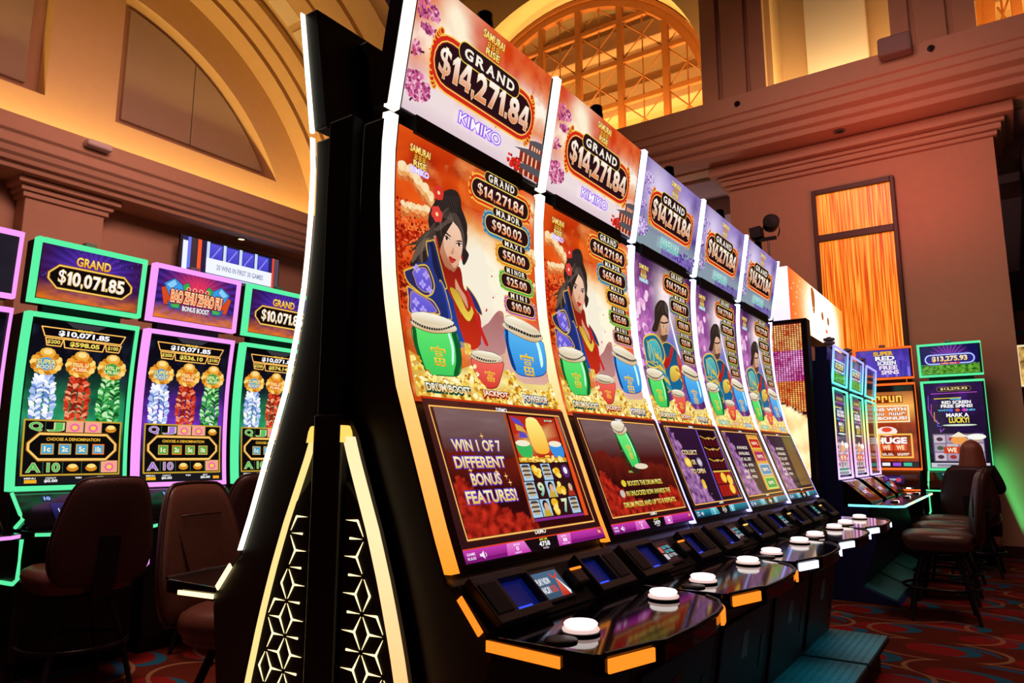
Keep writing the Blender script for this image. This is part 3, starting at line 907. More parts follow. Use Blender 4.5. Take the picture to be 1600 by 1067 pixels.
def badge(A, s0, s1, t, hh, title, ts0, ts1, tt0, tt1, amount, ring, ring2, as0, as1, detail=True):
    """a jackpot plate: dark lozenge, coloured scroll rim, title tab, amount"""
    g = hh * A.h
    A.pill(s0, t - hh, s1, t + hh, ring2, g * 0.62)
    n = 9 if detail else 5
    for k in range(n):
        for sx, d in ((s0, -1), (s1, 1)):
            a = -1.2 + 2.4 * k / (n - 1)
            A.ell(sx + d * (g * 0.52 * math.cos(a) - g * 0.2) / A.w, t + 1.28 * hh * math.sin(a) , g * 0.26 / A.w, g * 0.26 / A.h, ring if k % 2 else ring2, 8)
    A.pill(s0, t - hh, s1, t + hh, ring, g * 0.42)
    A.pill(s0, t - hh, s1, t + hh, '#f0d060', g * 0.14)
    A.pill(s0, t - hh, s1, t + hh, '#2a1216', 0.0)
    gt = (tt1 - tt0) * 0.5 * A.h
    A.pill(ts0, tt0, ts1, tt1, '#e8cc58', gt * 0.5)
    A.pill(ts0, tt0, ts1, tt1, '#2a1418', gt * 0.32)
    # title letters spread wide
    m = len(title)
    w = (ts1 - ts0) * 0.86 / m
    for i, chh in enumerate(title):
        x = ts0 + (ts1 - ts0) * 0.07 + w * i
        k = 0.16 if chh == 'I' else 0.68
        A.text(chh, x + w * (0.5 - k / 2), tt0 + (tt1 - tt0) * 0.06, x + w * (0.5 + k / 2), tt1 - (tt1 - tt0) * 0.04, '#f6ecd8', 0.03)
        if detail:
            for yy in (tt0 + (tt1 - tt0) * 0.06, tt1 - (tt1 - tt0) * 0.08):
                if chh in 'ARND':
                    A.rect(x + w * (0.5 - k / 2) - w * 0.04, yy - (tt1 - tt0) * 0.03, x + w * (0.5 - k / 2) + w * 0.2, yy + (tt1 - tt0) * 0.06, '#f6ecd8')
    A.digits(amount, as0, t - hh * 0.62, as1, t + hh * 0.58, ['#f08434', '#fff6e0'], '#5a180c', 0.06)


def logo(A, s0, s1, t0, t1, name=None, ncol='#c8a8ff', style=1):
    """the stacked yellow game title"""
    h = t1 - t0
    w = s1 - s0
    g = ['#ffd23c', '#fff0a0']
    rim = '#5a2a08'
    A.text('SAMURAI', s0, t0 + h * 0.66, s1, t1, g, 0.03, rim, 0.08)
    for k in range(3):
        x = s0 + w * (0.2 + 0.2 * k)
        for yy, r in ((0.53, 0.085), (0.41, 0.10)):
            A.ell(x + w * 0.1, t0 + h * yy, w * 0.095, h * r, '#5a1a08', 12)
            A.ell(x + w * 0.1, t0 + h * yy, w * 0.075, h * r * 0.78, '#f8c840', 12)
            A.ell(x + w * 0.1, t0 + h * yy, w * 0.038, h * r * 0.38, '#b02c10', 10)
    A.text('RISE', s0 + w * 0.2, t0, s0 + w * 0.84, t0 + h * 0.29, g, 0.03, rim, 0.08)
    if name:
        A.text(name, s0 + w * 0.05, t0 - h * 0.34, s1 - w * 0.03, t0 - h * 0.06, '#f4ecff', 0.02, ncol, 0.09)


def wealth(A, s0, s1, t0, t1, c=('#d89018', '#ffe048')):
    """the gold good-fortune character on a drum, as strokes"""
    w, h = s1 - s0, t1 - t0

    def r(a, b, c2, d):
        A.rect(s0 + w * a, t0 + h * b, s0 + w * c2, t0 + h * d, list(c))
    r(0.0, 0.80, 1.0, 0.90)
    r(0.0, 0.66, 0.1, 0.86)
    r(0.9, 0.66, 1.0, 0.86)
    r(0.43, 0.88, 0.57, 1.0)
    r(0.22, 0.68, 0.78, 0.74)
    r(0.26, 0.46, 0.74, 0.52)
    r(0.26, 0.58, 0.74, 0.63)
    r(0.26, 0.46, 0.36, 0.63)
    r(0.64, 0.46, 0.74, 0.63)
    r(0.14, 0.0, 0.86, 0.07)
    r(0.14, 0.33, 0.86, 0.40)
    r(0.14, 0.17, 0.86, 0.22)
    r(0.14, 0.0, 0.26, 0.40)
    r(0.74, 0.0, 0.86, 0.40)
    r(0.45, 0.0, 0.55, 0.40)


def xform(pts, f):
    return [f(p) for p in pts]


def drum(A, pre, cols, f=lambda p: p, signbox=None):
    body, dark, hi = cols
    A.poly(xform(POLY[pre + 'body'], f), [body, hi], 4)
    for d in ('dark', 'dark2'):
        if pre + d in POLY:
            A.poly(xform(POLY[pre + d], f), dark, 4)
    if pre + 'hi' in POLY:
        A.poly(xform(POLY[pre + 'hi'], f), '#d8fff0', 4)
    A.outline(xform(POLY[pre + 'body'], f), 0.0025, dark, 4)
    A.poly(xform(POLY[pre + 'rim'], f), ['#d2b078', '#fffaf0'], 4)
    A.outline(xform(POLY[pre + 'rim'], f), 0.0018, '#6a5030', 4)
    A.poly(xform(POLY[pre + 'stud'], f), '#2a2420', 4)
    # teeth along the black stud band
    st = POLY[pre + 'stud']
    m = len(st) // 2
    topc, botc = st[:m], st[::-1][:m]
    for k in range(18):
        u = (k + 0.5) / 18 * (m - 1)
        i = min(int(u), m - 2)
        a = mix2(topc[i], topc[i + 1], u - i)
        b = mix2(botc[i], botc[i + 1], u - i)
        A.line([f(a), f(b)], 0.0016, '#efe2c8')
    A.poly(xform(POLY[pre + 'head'], f), ['#d8c8a0', '#fff8e6'], 4)
    sg = xform(POLY[pre + 'sign'], f)
    wealth(A, sum(p[0] for p in (sg[0], sg[3])) / 2, (sg[1][0] + sg[2][0]) / 2, (sg[2][1] + sg[3][1]) / 2, (sg[0][1] + sg[1][1]) / 2)


def mix2(a, b, u):
    return (a[0] + (b[0] - a[0]) * u, a[1] + (b[1] - a[1]) * u)


def drums_and_gold(A, detail=True):
    A.grid(gold_pile, 40, 14, 0, 0.345, 1, 0.40)
    pile = [(0, 0.345), (1, 0.345), (1, 0.42), (0.97, 0.425), (0.93, 0.415), (0.75, 0.41), (0.68, 0.43), (0.6, 0.44), (0.5, 0.41), (0.4, 0.44), (0.33, 0.43), (0.2, 0.40), (0.08, 0.43), (0, 0.45)]
    A.poly(pile, lambda s, t: gold_pile(s, t))
    drum(A, 'green', ('#3fc95a', '#0c5a28', '#5fe870'))
    drum(A, 'blue', ('#2f86d8', '#0f3a80', '#58b8f4'))
    drum(A, 'red', ('#d83a30', '#7a120c', '#f46a5c'))
    rnd = random.Random(3)
    cols = ['#f8d860', '#fff2a0', '#d89820', '#b87010', '#ffe880', '#e8b030', '#fffbd0']
    for k in range(620 if detail else 200):
        s = rnd.random()
        lim = 0.437
        for c_, w_, h_ in ((0.20, 0.135, 0.397), (0.51, 0.10, 0.380), (0.83, 0.15, 0.392)):
            if abs(s - c_) < w_:
                lim = h_ + 0.02 * (abs(s - c_) / w_) ** 4
        t = lim - (lim - 0.348) * (1 - (1 - k / (620.0 if detail else 200.0)) ** 1.0)
        r = rnd.uniform(0.008, 0.016)
        A.ell(s, t, r, r * 0.40 * rnd.uniform(0.7, 1.3), cols[k % 7], 8, rnd.uniform(-0.6, 0.6))
    A.rect(0, 0.341, 1, 0.3465, '#c8340c')
    if detail:
        for tx, b, c in (('DRUM BOOST', (0.05, 0.361, 0.314, 0.378), '#06483c'), ('JACKPOT', (0.40, 0.360, 0.58, 0.377), '#98100c'), ('POWER-UP', (0.70, 0.360, 0.898, 0.377), '#144c7c')):
            A.text(tx, b[0], b[1] - 0.003, b[2], b[3] - 0.003, c, 0.13)
            A.text(tx, *b, ['#ffc870', '#fffaf0'], 0.035, c, 0.13)
    else:
        A.text('DRUM BOOST', 0.07, 0.3585, 0.324, 0.3765, '#d8ffe0', 0.02, '#0c5a4a', 0.10)
        A.text('JACKPOT', 0.392, 0.3575, 0.588, 0.3755, '#ffe8c0', 0.02, '#a01410', 0.10)
        A.text('POWER-UP', 0.69, 0.3575, 0.906, 0.3755, '#d8ecff', 0.02, '#1c5a86', 0.10)


def flower(A, s, t, r, col, mid):
    for k in range(6):
        a = k * PI / 3 + 0.3
        A.ell(s + r * 0.6 * math.cos(a) / A.w, t + r * 0.6 * math.sin(a) / A.h, r * 0.5 / A.w, r * 0.5 / A.h, col, 9)
    A.ell(s, t, r * 0.28 / A.w, r * 0.28 / A.h, mid, 8)


def swordswoman(A, detail=True):
    """generic robed woman with pinned-up hair in navy, gold and red"""
    P = POLY
    p = lambda n, c, sm=4: A.poly(P[n], c, sm)
    p('trees', '#a8200c')
    rnd = random.Random(5)
    for k in range(260 if detail else 60):
        A.ell(0.005 + rnd.random() ** 1.5 * 0.19, 0.69 + rnd.random() * 0.13, 0.008, 0.0035, rnd.choice(['#e8501c', '#8a1408', '#d03a10', '#b02408', '#f06a30']), 6, rnd.uniform(-1, 1))
    for k in range(140 if detail else 40):
        A.ell(0.004 + rnd.random() ** 1.7 * 0.12, 0.55 + rnd.random() * 0.13, 0.009, 0.004, rnd.choice(['#a82408', '#701004', '#d03a10', '#8a1c08']), 6, rnd.uniform(-1, 1))
    # billowing clouds: rows of overlapping puffs, shaded below, pale above
    for path, r in (([(0.02, 0.885), (0.07, 0.895), (0.12, 0.875), (0.17, 0.858), (0.215, 0.835)], 0.034), ([(0.03, 0.795), (0.09, 0.80), (0.14, 0.805), (0.19, 0.808)], 0.022),
                    ([(0.93, 0.80), (0.97, 0.812), (0.99, 0.79)], 0.024), ([(0.86, 0.935), (0.93, 0.955), (0.98, 0.945)], 0.024), ([(0.95, 0.70), (0.985, 0.715)], 0.022)):
        for dy, cols in ((-0.012, ('#d8783c', '#c8642c')), (0.0, ('#f0b070', '#e89c58')), (0.010, ('#fbe2b4', '#f6d4a0'))):
            for (a0, b0), (a1, b1) in zip(path, path[1:]):
                for k in range(5):
                    u = k / 5
                    q = r * rnd.uniform(0.55, 1.0)
                    A.ell(a0 + (a1 - a0) * u + rnd.uniform(-0.008, 0.008), b0 + (b1 - b0) * u + dy + rnd.uniform(-0.004, 0.004), q * 0.72, q * 0.40, cols[k % 2], 11)
    p('mount', ['#c08a88', '#a86a66'])
    p('hairtail', '#3a2c26')
    p('hair', '#2c2220')
    p('hairlight3', '#6a5648')
    for k in range(7):
        a, b = (0.19 - 0.012 * k, 0.76 - 0.004 * k), (0.08 + 0.01 * k, 0.70 - 0.012 * k)
        A.line([a, (0.13, 0.725 - 0.006 * k), b], 0.0014, '#5c4a3e')
    p('ear', '#c48a68')
    p('neck', ['#8a4428', '#c88660'])
    p('face', ['#e0a684', '#f6cdb2'])
    p('faceshade', ['#b06c4c', '#d49a78'])
    p('fringeL', '#2e2320')
    p('fringeR', '#2a2020')
    p('hairlight', '#584840')
    p('hairlight2', '#4c3e38')
    for k in range(9 if detail else 3):
        A.line([(0.285 + 0.012 * k, 0.872 + 0.002 * k), (0.255 + 0.014 * k, 0.845), (0.222 + 0.016 * k, 0.812)], 0.0011, '#4a3c36')
        A.line([(0.375 - 0.004 * k, 0.815 + 0.003 * k), (0.41 - 0.002 * k, 0.80), (0.43 - 0.003 * k, 0.75)], 0.0011, '#54463e')
        A.line([(0.225, 0.79 - 0.006 * k), (0.17 - 0.005 * k, 0.755 - 0.007 * k), (0.10 + 0.006 * k, 0.715 - 0.008 * k)], 0.0011, '#7a6658')
    for k in range(6):
        A.line([(0.34, 0.815), (0.31 - 0.012 * k, 0.845 - 0.006 * k), (0.245 + 0.004 * k, 0.80 - 0.008 * k)], 0.0012, '#6a584c')
    p('browL', '#1e1412')
    p('browR', '#1e1412')
    p('eyeL', '#f2e6de')
    p('eyeR', '#f2e6de')
    for n, dx in (('eyeL', 0.0), ('eyeR', 0.0)):
        q = P[n]
        cs, ct = sum(x for x, _ in q) / len(q), sum(y for _, y in q) / len(q)
        A.ell(cs, ct, 0.0085, 0.0055, '#3a1a10', 10)
        A.line([q[0], q[1], q[2]], 0.0028, '#1a0e0c')
    p('nose', '#d2906c')
    p('lips', '#c23a2a')
    A.line(P['lipline'], 0.0014, '#6a140e')
    p('redunder', '#8a1c12')
    p('body', ['#1f4fa8', '#243078'])
    p('scarf', ['#c8301c', '#8a1a10'])
    p('vskin', '#d89a7a')
    p('chest', ['#c83018', '#a8200e'])
    p('vneck', ['#f0d050', '#c89a28'])
    A.outline(P['vneck'], 0.002, '#7a4a10', 4)
    p('backcollar', '#26306a')
    A.outline(P['backcollar'], 0.003, '#d8ac3c', 4)
    p('tassel', '#c82420')
    p('collar', '#28305e')
    p('collarin', '#1a1e40')
    A.outline(P['collar'], 0.004, '#d8ac3c', 4)
    p('bodystrap', '#2c4aa8')
    A.outline(P['bodystrap'], 0.0035, '#d8ac3c', 4)
    A.poly([(0.186, 0.729), (0.206, 0.666), (0.245, 0.633), (0.27, 0.589), (0.268, 0.544), (0.205, 0.53), (0.065, 0.527), (0.065, 0.58), (0.065, 0.633), (0.095, 0.666), (0.165, 0.682)], ['#1c2a6a', '#2c3a86'], 4)
    for n, c in (('pad2', '#3a3490'), ('pad', '#2c2a5c')):
        p(n, c)
        p(n + 'in', ['#5a50c8', '#7a6ae0'])
        A.outline(P[n], 0.0045, '#e0b440', 4)
        A.outline(P[n + 'in'], 0.002, '#c89a38', 4)
    if detail:
        for s, t in ((0.10, 0.655), (0.155, 0.645), (0.13, 0.62), (0.17, 0.61), (0.08, 0.57), (0.12, 0.555), (0.16, 0.54), (0.07, 0.545)):
            for k in range(4):
                a = k * 1.6
                A.ell(s + 0.012 * math.cos(a), t + 0.006 * math.sin(a), 0.009, 0.0045, '#b4a0f4', 8, a)
    flower(A, 0.245, 0.872, 0.020, '#d8342c', '#ffd8a0')
    flower(A, 0.235, 0.814, 0.022, '#e04038', '#ffd8a0')
    for k in range(4):
        A.ell(0.228 + 0.004 * k, 0.748 - 0.008 * k, 0.007, 0.004, '#d02a1c', 8)
    A.ell(0.394, 0.722, 0.006, 0.006, '#c8281c', 8)
    for s, t in ((0.61, 0.70), (0.61, 0.64), (0.55, 0.60), (0.545, 0.596)):
        A.ell(s, t, 0.006, 0.003, '#d02a1c', 7, 0.5)
    # gold filigree below the scarf
    for k in range(9 if detail else 4):
        A.ell(0.36 + 0.012 * (k % 3), 0.47 + 0.009 * (k // 3), 0.012, 0.006, '#e8b840' if k % 2 else '#f8dc80', 8)
    for k in range(5):
        A.outline([(0.33 + 0.012 * k, 0.475), (0.34 + 0.012 * k, 0.485), (0.33 + 0.012 * k, 0.495)], 0.002, '#e0b040')


def swordsman(A, detail=True):
    """generic armoured man with tied dark hair in teal, gold and red"""
    P = POLY
    p = lambda n, c, sm=4: A.poly(P[n], c, sm)
    rnd = random.Random(11)
    for k in range(70 if detail else 36):
        s, t = rnd.random() * 0.22, 0.56 + rnd.random() * 0.3
        A.ell(s, t, 0.03, 0.016, rnd.choice(['#eab0dc', '#c878c0', '#f6d0ea', '#a85aa8']), 8)
    p('m_blade', '#f4f4ff')
    p('m_neck', '#a87a5c')
    p('m_face', ['#c89474', '#e2b494'])
    p('m_shade', '#a06c4e')
    p('m_hair', '#33261f')
    p('m_beard', '#5a4030')
    p('m_brow', '#1e1410')
    for s, w in ((0.44, 0.02), (0.505, 0.014)):
        A.ell(s, 0.742, w, 0.005, '#f0e4dc', 8)
        A.ell(s, 0.742, w * 0.45, 0.005, '#20120e', 8)
    A.line([(0.475, 0.74), (0.49, 0.725), (0.47, 0.722)], 0.004, '#8a583e')
    p('m_body', ['#186a9a', '#1a4a6a'])
    p('m_arm', '#1c6a86')
    A.outline(P['m_body'], 0.005, '#d8b040', 4)
    p('m_scarf', ['#a81c18', '#c82a20'])
    p('m_gold', ['#c89a30', '#f0d860'])
    p('m_pad', '#1e6e8c')
    p('m_padin', ['#2a8ea0', '#58c0c0'])
    A.outline(P['m_pad'], 0.008, '#e8c850', 4)
    A.outline(P['m_padin'], 0.004, '#e0b840', 4)
    A.outline(P['m_arm'], 0.006, '#d8b040', 4)
    for k in range(5):
        A.line([(0.13 + 0.05 * k, 0.66 - 0.012 * k), (0.16 + 0.05 * k, 0.62 - 0.016 * k), (0.14 + 0.05 * k, 0.59 - 0.014 * k)], 0.005, '#f0d468')
    for k in range(6 if detail else 4):
        A.ell(0.28 + 0.018 * k, 0.60 - 0.022 * k, 0.055, 0.011, '#2a90a8' if k % 2 else '#e0bc48', 10, -0.5)
    for k in range(4):
        A.ell(0.60 + 0.02 * k, 0.565 - 0.014 * k, 0.05, 0.008, '#f0d060' if k % 2 else '#b88a28', 10, -0.3)
    A.line([(0.46, 0.80), (0.42, 0.84), (0.36, 0.80)], 0.004, '#54423a')
    A.line([(0.50, 0.81), (0.44, 0.845), (0.38, 0.82)], 0.004, '#4a3a32')
    p('m_red', '#c02a2a')
    for k in range(26):
        s, t = 0.80 + rnd.random() * 0.2, 0.45 + rnd.random() * 0.12
        A.ell(s, t, 0.025, 0.013, rnd.choice(['#c890c8', '#8a5a9a', '#e0b0d8']), 8)
    for k in range(4):
        A.ell(0.78 + 0.03 * k, 0.52 - 0.02 * k, 0.008, 0.004, '#ffb040', 6)


def jackpots(A, major, warm, detail=True):
    if warm:
        ring = [('#d8341c', '#f4b840'), ('#2a7ab0', '#a0a890'), ('#e08a20', '#f4c860'), ('#4aa848', '#b8d060'), ('#b050b0', '#f0b060')]
    else:
        ring = [('#c83220', '#c8882a'), ('#3a6a90', '#8a8070'), ('#8a6a20', '#c8983a'), ('#3a7a40', '#90a050'), ('#8a4a9a', '#b88a50')]
    badge(A, 0.452, 0.905, 0.930, 0.026, 'GRAND', 0.545, 0.80, 0.963, 0.985, '$14,271.84', *ring[0], 0.488, 0.868, detail)
    badge(A, 0.553, 0.905, 0.846, 0.024, 'MAJOR', 0.615, 0.85, 0.877, 0.896, major, *ring[1], 0.60, 0.85, detail)
    badge(A, 0.643, 0.912, 0.772, 0.021, 'MAXI', 0.685, 0.872, 0.799, 0.815, '$50.00', *ring[2], 0.68, 0.87, detail)
    badge(A, 0.660, 0.915, 0.698, 0.019, 'MINOR', 0.692, 0.876, 0.722, 0.738, '$25.00', *ring[3], 0.70, 0.872, detail)
    badge(A, 0.683, 0.922, 0.629, 0.018, 'MINI', 0.71, 0.888, 0.651, 0.666, '$10.00', *ring[4], 0.725, 0.888, detail)


def lower_panel(A, variant, paid, bar, detail=True):
    """the demo picture and the credit bar below the drums"""
    A.rect(0, 0, 1, 0.341, ['#2e1014', '#48201c'] if bar == 'pink' else ['#22101c', '#48281c'])
    rnd = random.Random(21 + variant)
    s0, s1, t0, t1 = 0.052, 0.948, 0.048, 0.322

    def warm(s, t):
        c = mixc(H('#4a1210'), H('#7a5c5c'), (t - 0.21) / 0.09)
        ridge = 0.235 - 0.06 * s + 0.012 * fbm(s * 9, 2.0) * 3
        if t < ridge:
            c = mixc(H('#6e1c10'), H('#30090a'), (ridge - t) / 0.09 + 0.5 * fbm(s * 10, t * 22))
        bush = 0.095 + 0.06 * math.exp(-((s - 0.08) / 0.1) ** 2) + 0.02 * math.sin(s * 9)
        if s < 0.5 or variant == 2:
            n = fbm(s * 26, t * 60, 3)
            if t < bush + 0.02 * n:
                c = mixc(H('#6a0e0a'), H('#d0301c'), 0.45 + 1.8 * n)
        return mixc(c, H('#a898a0'), max(0, fbm(s * 4, t * 50, 9)) * (t - 0.24) * 6)

    def cool(s, t):
        c = mixc(H('#1e0c20'), H('#3a1a3c'), t * 2)
        edge = 0.10 + 0.30 * (0.325 - t) / 0.28
        n = fbm(s * 18, t * 40, 3)
        if s < edge + 0.1 * n:
            c = mixc(H('#5a2e6a'), H('#c890c8'), 0.4 + 1.8 * n)
        return c
    A.grid(warm if bar == 'pink' else cool, 70 if detail else 40, 60 if detail else 30, s0, t0, s1, t1)
    fr = [(0.031, 0.325), (0.95, 0.326), (0.958, 0.045), (0.046, 0.045)]
    A.outline(fr, 0.006, '#9a4a14')
    A.outline(fr, 0.003, '#ffd070')
    A.text('DEMO', 0.455, 0.325, 0.53, 0.334, '#ffffff', 0.03, '#2a1010', 0.09)
    gold = ['#e8b838', '#fff0b0']
    if variant == 1:
        for line, (a, b, c, d) in (('WIN 1 OF 7', (0.106, 0.228, 0.405, 0.252)), ('DIFFERENT', (0.092, 0.191, 0.405, 0.214)),
                                   ('BONUS', (0.162, 0.153, 0.345, 0.177)), ('FEATURES!', (0.105, 0.115, 0.42, 0.140))):
            A.text(line, a, b, c, d, gold, 0.03, '#5a3ac0', 0.09)
        for s, t in ((0.30, 0.262), (0.17, 0.185), (0.40, 0.155), (0.33, 0.18), (0.385, 0.17)):
            A.poly([(s - 0.014, t), (s, t - 0.002), (s + 0.014, t), (s, t + 0.002)], '#ffd8a0')
            A.poly([(s - 0.003, t), (s, t - 0.009), (s + 0.003, t), (s, t + 0.009)], '#ffb060')
        # captured game on the right half
        A.poly([(0.508, 0.322), (0.93, 0.322), (0.905, 0.062), (0.474, 0.062)], '#2a0e10')
        A.poly([(0.50, 0.322), (0.515, 0.322), (0.488, 0.062), (0.474, 0.062)], '#b04818')
        A.poly([(0.905, 0.322), (0.93, 0.322), (0.925, 0.062), (0.892, 0.062)], '#e8501c')
        A.poly([(0.53, 0.318), (0.895, 0.318), (0.885, 0.205), (0.51, 0.205)], lambda s, t: mixc(H('#ffe890'), H('#b82a18'), abs(s - 0.69) / 0.15 + 0.8 * fbm(s * 18, t * 40)))
        for k in range(5):
            A.poly([(0.54 + 0.02 * k, 0.315 - 0.018 * k), (0.60 + 0.01 * k, 0.308 - 0.018 * k), (0.63, 0.29 - 0.014 * k), (0.56, 0.298 - 0.018 * k)], '#5a4ac0' if k % 2 == 0 else '#d8a848')
        A.ell(0.70, 0.305, 0.05, 0.012, '#fff0a0')
        A.poly([(0.65, 0.305), (0.75, 0.305), (0.775, 0.26), (0.76, 0.225), (0.66, 0.225), (0.64, 0.26)], ['#f8b030', '#fff080'], 3)
        A.pill(0.80, 0.306, 0.875, 0.314, '#201010')
        A.text('$10.00', 0.805, 0.307, 0.87, 0.313, '#ffe8c0', 0.03)
        for s, c in ((0.575, '#38b858'), (0.835, '#3a90e0')):
            A.poly([(s - 0.05, 0.248), (s + 0.05, 0.248), (s + 0.045, 0.215), (s - 0.035, 0.215)], c, 3)
            A.ell(s, 0.248, 0.055, 0.008, '#f4ead0')
        A.rect(0.51, 0.201, 0.89, 0.212, '#d8a030')
        for k in range(60):
            A.ell(rnd.uniform(0.53, 0.87), rnd.uniform(0.201, 0.216), 0.012, 0.003, rnd.choice(['#ffe890', '#c88820', '#f8d050']), 7)
        tile = [['pagoda', 'coin', 'pagoda', 'coinbig', 'crane'], ['pagoda', 'nine', 'man', 'coin', 'woman'], ['pagoda', 'man', 'coins', 'seven', 'pagoda']]
        for r in range(3):
            for c in range(5):
                t_ = 0.199 - 0.0425 * (r + 1)
                x0 = 0.508 - 0.007 * (r + 1) + c * 0.0775
                x1 = x0 + 0.071
                k = tile[r][c]
                A.rect(x0, t_, x1, t_ + 0.040, '#a8cce8' if k in ('pagoda', 'man') else '#341216')
                m = (x0 + x1) / 2
                if k == 'pagoda':
                    for j in range(3):
                        y = t_ + 0.006 + 0.010 * j
                        A.rect(m - 0.02, y, m + 0.02, y + 0.008, '#c8b08a')
                        A.poly([(m - 0.034, y + 0.006), (m + 0.034, y + 0.006), (m + 0.018, y + 0.012), (m - 0.018, y + 0.012)], '#4a3a38')
                elif k.startswith('coin'):
                    for j in range(3):
                        A.ell(m + rnd.uniform(-0.02, 0.02), t_ + 0.02 + rnd.uniform(-0.012, 0.012), 0.022, 0.010, '#f0b828', 10)
                        A.ell(m + rnd.uniform(-0.02, 0.02), t_ + 0.02 + rnd.uniform(-0.012, 0.012), 0.016, 0.007, '#ffe070', 10)
                elif k == 'crane':
                    A.ell(m, t_ + 0.02, 0.033, 0.017, '#5a2a70')
                    A.ell(m, t_ + 0.022, 0.016, 0.009, '#f0ecf4')
                elif k in ('man', 'woman'):
                    A.poly([(x0 + 0.005, t_), (x1 - 0.005, t_), (m + 0.02, t_ + 0.016), (m - 0.02, t_ + 0.016)], '#c8a838' if k == 'man' else '#a83020')
                    A.ell(m, t_ + 0.026, 0.022, 0.012, '#241814')
                    A.ell(m + 0.004, t_ + 0.022, 0.016, 0.010, '#e0ac88')
                else:
                    A.text('9' if k == 'nine' else '7', m - 0.02, t_ + 0.006, m + 0.02, t_ + 0.036, ['#58b8a0', '#e8f0c0'], 0.04)
        A.rect(0.487, 0.063, 0.885, 0.069, '#8a2a86')
    elif variant == 2:
        A.text('DRUM BOOST', 0.39, 0.165, 0.45, 0.171, '#a8e070', 0.02)
        A.ell(0.48, 0.235, 0.10, 0.075, lambda s, t: mixc(H('#b8f070'), H('#3a2414'), math.hypot((s - 0.48) / 0.10, (t - 0.235) / 0.075)), 20)
        ff = lambda p: (0.385 + (p[0] - 0.04) * 0.62 + (0.51 - p[1]) * 0.35, 0.185 + (p[1] - 0.40) * 0.95)
        drum(A, 'green', ('#3fc95a', '#0c5a28', '#6ff080'), ff)
        A.ell(0.565, 0.184, 0.085, 0.009, '#e8dcc0')
        for line, b in (('BOOSTS THE DRUM PRIZE.', (0.33, 0.127, 0.765, 0.141)), ('IN UNLOCKED ROW AWARDS THE', (0.28, 0.098, 0.83, 0.112)),
                        ('DRUM PRIZE AND UP TO 8 REPEATS.', (0.21, 0.067, 0.865, 0.081))):
            A.text(line, *b, ['#d8b828', '#fff288'], 0.025, '#2a3008', 0.06)
        A.ell(0.285, 0.135, 0.026, 0.010, '#e8c838')
        A.ell(0.235, 0.106, 0.026, 0.011, '#c8c0b8')
    elif variant == 3:
        for line, b in (('COLLECT', (0.164, 0.222, 0.42, 0.238)), ('OR', (0.27, 0.185, 0.33, 0.202)), ('TO OPEN', (0.20, 0.152, 0.44, 0.168))):
            A.text(line, *b, gold, 0.03, '#4a2a70', 0.08)
        A.ell(0.20, 0.193, 0.055, 0.018, '#f0c030')
        A.ell(0.20, 0.193, 0.036, 0.012, '#ffe478')
        A.ell(0.40, 0.193, 0.045, 0.018, '#8a8494')
        A.ell(0.40, 0.193, 0.03, 0.012, '#d8d0dc')
        A.ell(0.33, 0.118, 0.03, 0.012, '#e8b838')
        A.pill(0.30, 0.095, 0.36, 0.115, '#f0c850')
        A.poly([(0.56, 0.318), (0.945, 0.318), (0.945, 0.052), (0.53, 0.052)], '#22090e')
        for a in (0.57, 0.93):
            A.line([(a, 0.318), (a - 0.03, 0.052)], 0.016, '#6a50b0')
        for k in range(3):
            y = 0.29 - 0.045 * k
            A.line([(0.60, y + 0.006), (0.68, y - 0.004), (0.76, y + 0.001), (0.84, y - 0.004), (0.91, y + 0.006)], 0.006, '#c8983a')
            A.ell(0.75, y - 0.014, 0.018, 0.013, '#f4ecc8')
            for j in range(5):
                A.rect(0.60 + 0.065 * j, y - 0.034, 0.64 + 0.065 * j, y - 0.006, '#581014')
        for k in range(2):
            for j in range(5):
                A.rect(0.58 + 0.068 * j, 0.06 + 0.047 * k, 0.64 + 0.068 * j, 0.103 + 0.047 * k, '#a81814')
        A.rect(0.58, 0.152, 0.93, 0.158, '#f0c048')
        for s, t in ((0.74, 0.13), (0.83, 0.085), (0.85, 0.12)):
            A.ell(s, t, 0.05, 0.020, '#f8d048')
    else:
        for k, line in enumerate(('AWARDS', 'AVAILABLE', 'AT ALL BET', '', '', '')):
            y = 0.248 - 0.026 * k
            if line:
                A.text(line, 0.24 - 0.014 * k, y, 0.50 - 0.01 * k, y + 0.013, '#e8dcc8', 0.03, '#2a1430', 0.07)
            else:
                scribble(A, 0.24 - 0.014 * k, y, 0.50 - 0.01 * k, y + 0.012, '#e8dcc8', 9)
        if variant == 4:
            cols = [('#c82a20', '#f0c050'), ('#b02a60', '#d88a40'), ('#4a86b0', '#a8c8d8'), ('#3aa048', '#b0e078')]
            A.poly([(0.60, 0.318), (0.90, 0.318), (0.93, 0.06), (0.56, 0.06)], '#e0a040')
            for k, (a, b) in enumerate(cols):
                y = 0.312 - 0.062 * (k + 1)
                A.rect(0.61, y, 0.90, y + 0.054, b)
                A.rect(0.63, y + 0.006, 0.88, y + 0.048, a)
                scribble(A, 0.67, y + 0.02, 0.84, y + 0.034, '#fff0d0', 5)
        else:
            A.poly([(0.60, 0.318), (0.90, 0.318), (0.93, 0.06), (0.56, 0.06)], '#7a5a30')
    A.text('DEMO', 0.462, 0.037, 0.54, 0.046, '#fff4e0', 0.03, '#2a1010', 0.09)
    # credit bar
    b1, b2, b3 = ('#7a1470', '#c83ab0', '#e880d0') if bar == 'pink' else ('#0c4a60', '#1f8aa0', '#70d0d8')
    A.rect(0, 0.0275, 1, 0.030, '#e0401c')
    A.rect(0, 0.003, 1, 0.0275, [b1, b2])
    A.rect(0, 0.006, 1, 0.010, b1)
    A.poly([(0.24, 0.003), (0.40, 0.003), (0.37, 0.0275), (0.255, 0.0275)], [b2, b3])
